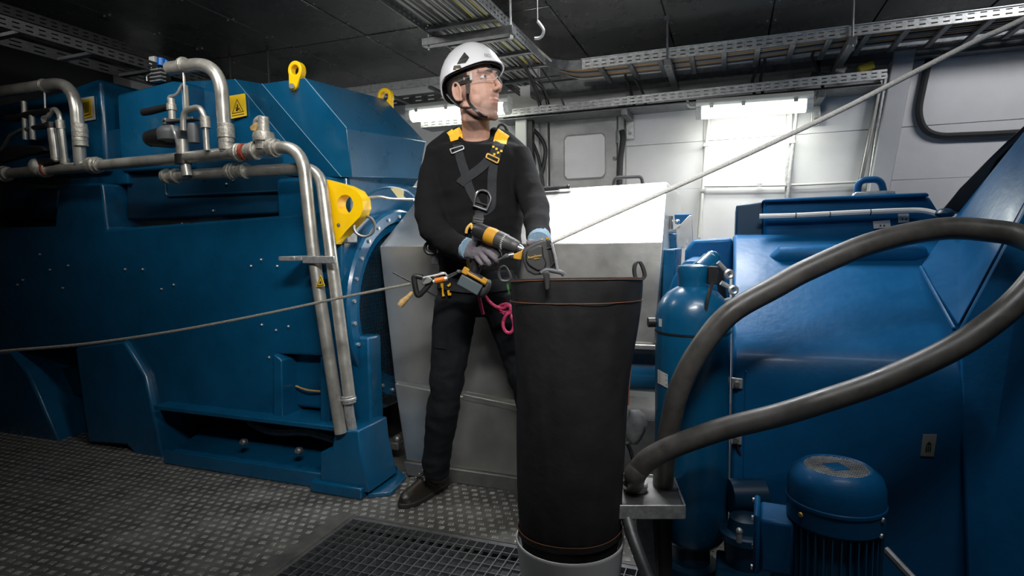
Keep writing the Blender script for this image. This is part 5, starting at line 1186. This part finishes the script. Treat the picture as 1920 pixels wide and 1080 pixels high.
shoe(at_z(1006, 925, 0)+Vector((0, 0, .001)), at_z(1040, 1000, 0)+Vector((0, 0, .001)), at_d(1006, 900, 2.31), .05)

# harness
hn = part('harness', drape(bvh_s, [(924, 292), (904, 312), (886, 326), (868, 338), (862, 345)], 17, .006, .003), web_m, man, 'charcoal webbing harness with yellow shoulder pads')
part('strap', drape(bvh_s, [(856, 268), (864, 300), (872, 325), (880, 352), (893, 378), (905, 398)], [15, 17, 17, 16, 14, 12], .004, .003), web_m, hn)
part('strap', drape(bvh_s, [(927, 300), (923, 330), (922, 365), (920, 388), (906, 400)], [16, 17, 17, 16, 12], .004, .003), web_m, hn)
part('strap', drape(bvh_s, [(900, 396), (897, 410), (895, 428), (893, 450), (892, 500)], 17, .005, .004), blackp, hn)
part('shoulder_pad', drape(bvh_s, [(847, 241), (853, 249), (857, 262)], 25, .008, .006), pad_y, hn); part('shoulder_pad', drape(bvh_s, [(945, 248), (940, 256), (937, 268)], 25, .008, .006), pad_y, hn)
part('buckle_pad', drape(bvh_s, [(937, 267), (931, 282), (926, 298)], 21, .009, .005), web_m, hn)
for q in ((925, 275), (931, 279), (934, 286), (927, 289), (940, 283)): patch('buckle_mark', bvh_s, [(q[0]-2.2, q[1]-2), (q[0]+2.2, q[1]-1.6), (q[0]+2, q[1]+2), (q[0]-2, q[1]+2.2)], .016, pad_y, hn, n=2)
def frame_px(name, bv, quad, off, r, m, par):
    P = [cast(bv, *q, off) for q in quad]
    if all(p is not None for p in P): part(name, MB().tube(bend_path(P+[P[0]], .004, 3), r, 6), m, par)
frame_px('buckle', bvh_s, [(914, 288), (936, 298), (933, 306), (911, 295)], .014, .003, gold_m, hn); frame_px('buckle', bvh_s, [(844, 280), (868, 273), (870, 279), (847, 288)], .012, .0025, galv, hn)
dp = [cast(bvh_s, *q, .016) for q in ((888, 387), (891, 370), (896, 360), (904, 356.5), (913, 359), (919, 367), (920, 376), (912, 395))]
part('d_ring', MB().tube(smooth_path(dp, 5), .0042, 8), chrome, hn, 'polished chest ring')
b1, b2 = cast(bvh_s, 889, 386, .015), cast(bvh_s, 912, 394, .015)
part('d_ring_bar', MB().tube([b1, b2], .004, 8), chrome, hn); part('d_ring_bar', MB().tube([cast(bvh_s, 892, 378, .012), cast(bvh_s, 917, 386, .012)], .0022, 6), dgrey, hn)
patch('strap_slider', bvh_s, [(887, 404), (908, 408), (905, 421), (886, 417)], .014, blackp, hn)
for yy in (408, 413): patch('slider_bar', bvh_s, [(889, yy), (906, yy+3), (906, yy+4.4), (889, yy+1.4)], .018, mgrey, hn, n=3)
part('chest_clip', MB().tube(smooth_path([cast(bvh_s, *q, .03) for q in ((874, 437), (876, 428), (884, 420), (885, 428), (893, 434), (902, 430), (906, 423))], 4), .0055, 8), gold_m, hn, 'gold-coloured clip')
patch('clip_tongue', bvh_s, [(883, 434), (900, 434), (895, 448), (889, 450)], .030, gold_m, hn)
part('gold_strap', MB().rings([[p-RIGHTV*.006, p+RIGHTV*.006, p+RIGHTV*.006+HEADV*.004, p-RIGHTV*.006+HEADV*.004] for p in [at_d(874, 478, 2.12), at_d(878, 495, 2.13), at_d(881, 512, 2.15)]]), gold_m, hn)
part('waist_belt', drape(bvh_t, [(824, 528), (850, 534), (895, 538), (940, 534), (964, 528)], 24, .010, .008, 5), web_m, hn)
for q in (((826, 531), (831, 531), (832, 551), (834, 555), (829, 556), (828, 536), (826, 536)), ((838, 535), (845, 530), (845, 535), (841, 538)), ((838, 545), (843, 544), (842, 549), (846, 549), (846, 554), (840, 554))):
    patch('belt_mark', bvh_t, list(q), .021, pad_y, hn, n=3)
part('side_ring', MB().tube(smooth_path([at_d(*q, 2.28) for q in ((814, 457), (804, 455), (798, 460), (797, 468), (803, 475), (814, 476))], 4), .007, 8), blackp, hn)
part('side_ring_bracket', MB().box(at_d(811, 466, 2.29), (.03, .02, .035)).box(at_d(817, 485, 2.29), (.03, .02, .045)), galv_dark, hn, bevel=.003)
part('shoulder_loop', MB().tube(smooth_path([at_d(*q, 2.42) for q in ((936, 250), (934, 240), (939, 234), (946, 236), (952, 248))], 4), .006, 8), blackp, hn)
part('green_tag', MB().prism([at_d(*q, 2.1) for q in ((950, 533), (953, 531), (956, 548), (953, 551))], HEADV*.003), green_m, hn)

# gloves
def hand(pts_palm, fingers, thumb, vox=.0030):
    mb = MB(); mb.rings([ering(at_d(*p, d), PXM(w_, d), t_, ax, HEADV*.9, 16) for p, d, w_, t_, ax in pts_palm])
    for ch_ in fingers+[thumb]:
        P = smooth_path([at_d(*p, d) for p, d, r in ch_], 4); mb.tube(P, list(np.interp(np.linspace(0, len(ch_)-1, len(P)), range(len(ch_)), [r for *_, r in ch_])), 10)
        mb.ball(P[-1], ch_[-1][2], 10, 7)
    return remesh(mb, vox, 3, .5)
axp = (RIGHTV*.42+UP*.90).normalized()
palm = [((874, 467), 2.105, 19, .030, axp), ((885, 465), 2.08, 21, .030, axp), ((897, 466), 2.045, 23, .026, axp), ((907, 468), 2.02, 20, .020, axp)]
fing = [[((903, 456), 2.03, .0115), ((919, 461), 2.0, .011), ((932, 470), 1.985, .0102), ((937, 480), 2.0, .0092), ((934, 487), 2.03, .0085)],
        [((902, 464), 2.03, .0115), ((916, 474), 1.995, .011), ((928, 485), 1.985, .0100), ((930, 494), 2.01, .0092), ((924, 497), 2.04, .0085)],
        [((898, 471), 2.035, .0112), ((908, 484), 2.0, .0105), ((916, 494), 1.995, .0098), ((914, 500), 2.02, .009), ((908, 501), 2.05, .0085)],
        [((890, 475), 2.05, .0105), ((897, 487), 2.02, .0098), ((903, 494), 2.01, .009), ((901, 499), 2.03, .0082)]]
thumb = [((888, 450), 2.06, .014), ((902, 446), 2.07, .0125), ((914, 450), 2.075, .011), ((922, 458), 2.075, .009)]
g1 = part('glove', hand(palm, fing, thumb), glove_m, man, 'grey coated work glove')
part('cuff', MB().tube([at_d(864, 463, 2.13), at_d(872, 466, 2.115), at_d(879, 467, 2.10)], [.040, .0405, .0385], 18), cuff_m, g1, 'pale blue knitted cuff')
gb_ = bvh_of(g1.data)
axl = (RIGHTV*.8+UP*.2).normalized()
palm2 = [((1012, 453), 1.985, 17, .026, RIGHTV), ((1010, 457), 1.955, 19, .026, RIGHTV), ((1008, 464), 1.93, 20, .024, RIGHTV), ((1005, 474), 1.915, 20, .020, RIGHTV)]
fing2 = [[((995+6*i, 474), 1.915, .0105), ((993+6*i, 486), 1.905, .010), ((992+6*i, 496), 1.90, .0095), ((992+6*i, 503), 1.895, .0085)] for i in range(4)]
thumb2 = [((1000, 456), 1.94, .0125), ((994, 454), 1.90, .0115), ((992, 455), 1.87, .010)]
g2 = part('glove', hand(palm2, fing2, thumb2), glove_m, man, 'grey coated work glove behind the rope device')
part('cuff', MB().tube([at_d(1011, 447, 2.02), at_d(1011, 451, 1.99), at_d(1010, 455, 1.965)], [.041, .041, .038], 18), cuff_m, g2, 'pale blue knitted cuff')

# ================================================================== TOOLS IN HIS HANDS AND ON HIS HARNESS
dr = thing('power_drill', 'yellow and black cordless drill in the worker\'s right glove', 'drill', at_d(884, 555, 2.05))
a0, a1 = at_d(884, 428, 2.02), at_d(976, 466, 1.93); da = (a1-a0).normalized(); LA = (a1-a0).length
def seg(name, t0, t1, prof, m, label=None, n=20): return part(name, MB().lathe(a0+da*LA*t0, da, [(LA*(t1-t0)*u, r) for u, r in prof], n), m, dr, label)
seg('motor_housing', .08, .36, [(0, .012), (.02, .024), (.3, .029), (1, .029)], blackp)
seg('housing_band', .34, .54, [(0, .0295), (.5, .0305), (1, .028)], drill_y, 'ochre housing band')
seg('clutch_ring', .53, .86, [(0, .026), (.04, .0295), (.55, .028), (.62, .0255), (1, .024)], dgrey)
seg('chuck', .85, .97, [(0, .0235), (.7, .021), (1, .015)], dgrey); seg('chuck_jaws', .955, 1.07, [(0, .0135), (.5, .012), (1, .006)], chrome)
for k in range(10):
    tx = -50+k*13; n0 = (-HEADV-da*(-HEADV).dot(da)).normalized(); n1 = da.cross(n0); a = math.radians(tx); rr = n0*math.cos(a)+n1*math.sin(a); c = a0+da*LA*.70+rr*.0283
    part('scale_mark', MB().box(c, (.0025, .0025, .006), Matrix((rr.cross(da), rr, da)).transposed()), label_w, dr)
hd0, hd1 = at_d(905, 446, 2.03), at_d(888, 512, 2.07)
part('grip', MB().tube(smooth_path([hd0, at_d(901, 468, 2.05), at_d(895, 492, 2.06), hd1], 4), [.021]*4+[.019]*5+[.021]*4, 14), blackp, dr)
part('trigger', MB().box(at_d(916, 466, 2.03), (.014, .016, .03)), dgrey, dr, bevel=.004)
ub = (RIGHTV*.865-UP*.5).normalized(); vb_ = (RIGHTV*.5+UP*.865).normalized(); Rb = Matrix((ub, ub.cross(vb_)*-1, vb_)).transposed()
part('battery', MB().box(at_d(882, 533, 2.03), (.082, .075, .040), Rb), batt_m, dr, 'slate grey battery block', bevel=.004)
part('battery_rail', MB().box(at_d(889, 517, 2.03), (.088, .070, .022), Rb), blackp, dr, bevel=.004)
part('battery_latch', MB().box(at_d(873, 508, 1.995), (.022, .012, .024), Rb).box(at_d(893, 521, 1.992), (.075, .010, .010), Rb).box(at_d(908, 527, 1.995), (.02, .012, .022), Rb), drill_y, dr, 'ochre frame', bevel=.003)
part('battery_foot', MB().ball(at_d(909, 541, 2.04), (.018, .036, .036), 16, 10, Rb), dgrey, dr)

rd = thing('rope_device', 'dark grey motorised rope device resting on the rim of the black bag', 'rope ascender', at_d(1006, 520, 1.83))
ol = [(979, 473), (983, 466), (1003, 454), (1020, 448.5), (1026, 452), (1035, 506), (1018, 515), (1002, 516), (988, 509), (981, 491)]
part('body', MB().prism([at_d(*q, 1.805) for q in ol], HEADV*.075), dgrey, rd, bevel=.008, seg=3)
fi = [(987.5, 477), (990, 471), (1010, 462), (1016, 462), (1017, 480), (1023, 493), (1021, 501), (1014, 506), (1006, 505), (992, 496), (987, 488)]
part('face_rim', MB().tube(bend_path([at_d(*q, 1.803) for q in fi]+[at_d(*fi[0], 1.803)], .006, 3), .0035, 7), blackp, rd)
part('face_plate', MB().prism([at_d(*q, 1.803) for q in fi], -HEADV*.004), mat('charcoal_plate', (.030, .030, .030), .55), rd, bevel=.0015)
ux = (RIGHTV*.985+UP*.17).normalized(); uy = (UP*.985-RIGHTV*.17).normalized()
text_on('lettering', 'RopeDriver', .0090, at_d(1003, 480.5, 1.794), ux, uy, text_y, rd, .001, 'yellow product lettering')
part('small_print', MB().box(at_d(1006.5, 484.6, 1.794), (.019, .0004, .0011), Matrix((ux, uy.cross(ux), uy)).transposed()), text_y, rd, 'yellow line of tiny print')
part('side_plate', MB().prism([at_d(*q, 1.81) for q in ((1022, 450), (1031, 448), (1036, 456), (1047, 500), (1040, 508), (1033, 508), (1025, 470))], HEADV*.06), blackp, rd, bevel=.004)
part('side_bar', MB().tube([at_d(1034, 455, 1.80), at_d(1040, 478, 1.80), at_d(1044, 500, 1.80), at_d(1047, 512, 1.80)], .0042, 8), galv, rd)
part('hinge_pin', MB().tube([at_d(1024, 467, 1.805), at_d(1034, 464, 1.805)], .002, 6), ink, rd); part('brace_line', MB().tube([at_d(1033, 500, 1.80), at_d(1042, 487, 1.80)], .002, 6), ink, rd)
part('yellow_stud', MB().cyl(at_d(1026, 449, 1.82), at_d(1026, 445.5, 1.82), .006, n=10), drill_y, rd); part('yellow_stud', MB().cyl(at_d(1016, 451, 1.84), at_d(1014, 449, 1.84), .006, n=10), drill_y, rd)
part('rope_guide', MB().tube(smooth_path([at_d(1014, 512, 1.80), at_d(1024, 506, 1.80), at_d(1038, 508, 1.80), at_d(1052, 511, 1.80), at_d(1058, 516, 1.80)], 4), .0075, 10), mgrey, rd)
part('bag_clip', MB().prism([at_d(*q, 1.452) for q in ((1018, 512), (1027, 508), (1031, 516), (1031, 540), (1027, 546), (1022, 543), (1021, 528))], HEADV*.014).bar(at_d(1024, 513, 1.465), at_d(1024, 511, 1.79), .014, .010), dgrey, rd, bevel=.003)
oc_ = part('drive_socket', MB().prism([at_d(*q, 1.86) for q in ((963, 477), (976, 471), (981, 468), (978, 488), (970, 487), (962, 485))], HEADV*.03), drill_y, rd, 'ochre drive socket', bevel=.003)
part('swivel', MB().cyl(at_d(954, 479, 1.87), at_d(964, 477, 1.87), .008, n=10).cyl(at_d(957, 479, 1.87), at_d(960, 478, 1.87), .010, n=10), chrome, rd)
part('tether', MB().tube(smooth_path([at_d(934, 488, 1.89), at_d(944, 483, 1.88), at_d(952, 479, 1.87)], 4), [.003, .003, .004, .004, .006, .007, .008, .008, .007], 8), mgrey, rd)

cb = [at_d(*q, 2.04) for q in ((938, 502), (946, 500), (952, 508), (957, 518), (955, 525), (946, 527), (938, 524), (935, 512))]
part('carabiner', MB().tube(smooth_path(cb, 4, True), .0052, 8, closed=True), dgrey, None, 'black carabiner hanging between drill and rope bag', 'carabiner')
# rope clamp hanging at his right hip
rc_ = thing('rope_clamp', 'black triangular rope clamp with orange shackle at the worker\'s right hip', 'rope clamp', at_d(790, 560, 2.12))
part('frame', MB().tube(bend_path([at_d(*q, 2.12) for q in ((792, 520), (775, 516), (779, 540), (783, 557), (800, 540), (811, 524), (800, 524))], .02, 5), .0105, 10), blackp, rc_)
part('cam', MB().prism([at_d(*q, 2.10) for q in ((794, 527), (800, 520), (806, 519), (812, 525), (806, 531), (796, 534), (789, 533))], HEADV*.03), steel_dark, rc_, bevel=.003)
part('cam_lever', MB().bar(at_d(792, 521, 2.10), at_d(836, 512, 2.12), .008, .007), galv, rc_, bevel=.002)
part('shackle', MB().cyl(at_d(816, 527, 2.11), at_d(834, 523, 2.11), .0105, n=14), orange_a, rc_, 'orange shackle barrel'); part('shackle_nut', MB().cyl(at_d(834, 523, 2.11), at_d(839, 522, 2.11), .0085, n=8).cyl(at_d(812, 528, 2.11), at_d(816, 527, 2.11), .007, n=8), galv, rc_)
part('shackle_bow', MB().tube(smooth_path([at_d(*q, 2.12) for q in ((815, 518), (826, 512), (835, 513), (839, 520))], 4), .004, 8), chrome, rc_)
for k, dy in enumerate((0, 5)): part('tether_cord', MB().tube(smooth_path([at_d(836, 519+dy, 2.12), at_d(852, 512+dy*.7, 2.09), at_d(868, 507+dy*.2, 2.05)], 4), .003, 6), mgrey, rc_)
part('tether_knot', MB().ball(at_d(860, 509, 2.07), (.009, .008, .007), 10, 7), mgrey, rc_)
part('rope_tail', MB().tube([at_d(773, 548, 2.10), at_d(764, 558, 2.09), at_d(755, 566, 2.08), at_d(750, 573, 2.08)], [.006, .009, .0125, .011], 10), tan_m, rc_, 'tan tape tail')
part('thin_rod', MB().tube([at_d(737, 511, 2.16), at_d(770, 529, 2.13)], .0026, 6), blackp, rc_); part('thin_rod', MB().tube([at_d(800, 546, 2.12), at_d(818, 556, 2.14)], .0026, 6), blackp, rc_)
# pink rope sling
sl = [at_d(*q) for q in ((906, 589, 2.18), (902, 574, 2.17), (899, 556, 2.15), (904, 545, 2.14), (910, 556, 2.14), (919, 567, 2.14), (930, 575, 2.13), (943, 578, 2.12), (951, 574, 2.11), (957, 576, 2.10), (956, 584, 2.10), (945, 586, 2.13), (936, 583, 2.15), (935, 576, 2.15), (944, 571, 2.13), (955, 572, 2.12), (958, 584, 2.10), (950, 590, 2.10), (944, 602, 2.11), (944, 614, 2.11), (950, 623, 2.11), (958, 623, 2.10), (963, 613, 2.10), (961, 598, 2.10), (954, 588, 2.12), (944, 588, 2.13))]
part('rope_sling', MB().tube(smooth_path(sl, 6), .0062, 10), pink_m, None, 'pink rope sling with a knotted loop hanging at the worker\'s thigh', 'rope')
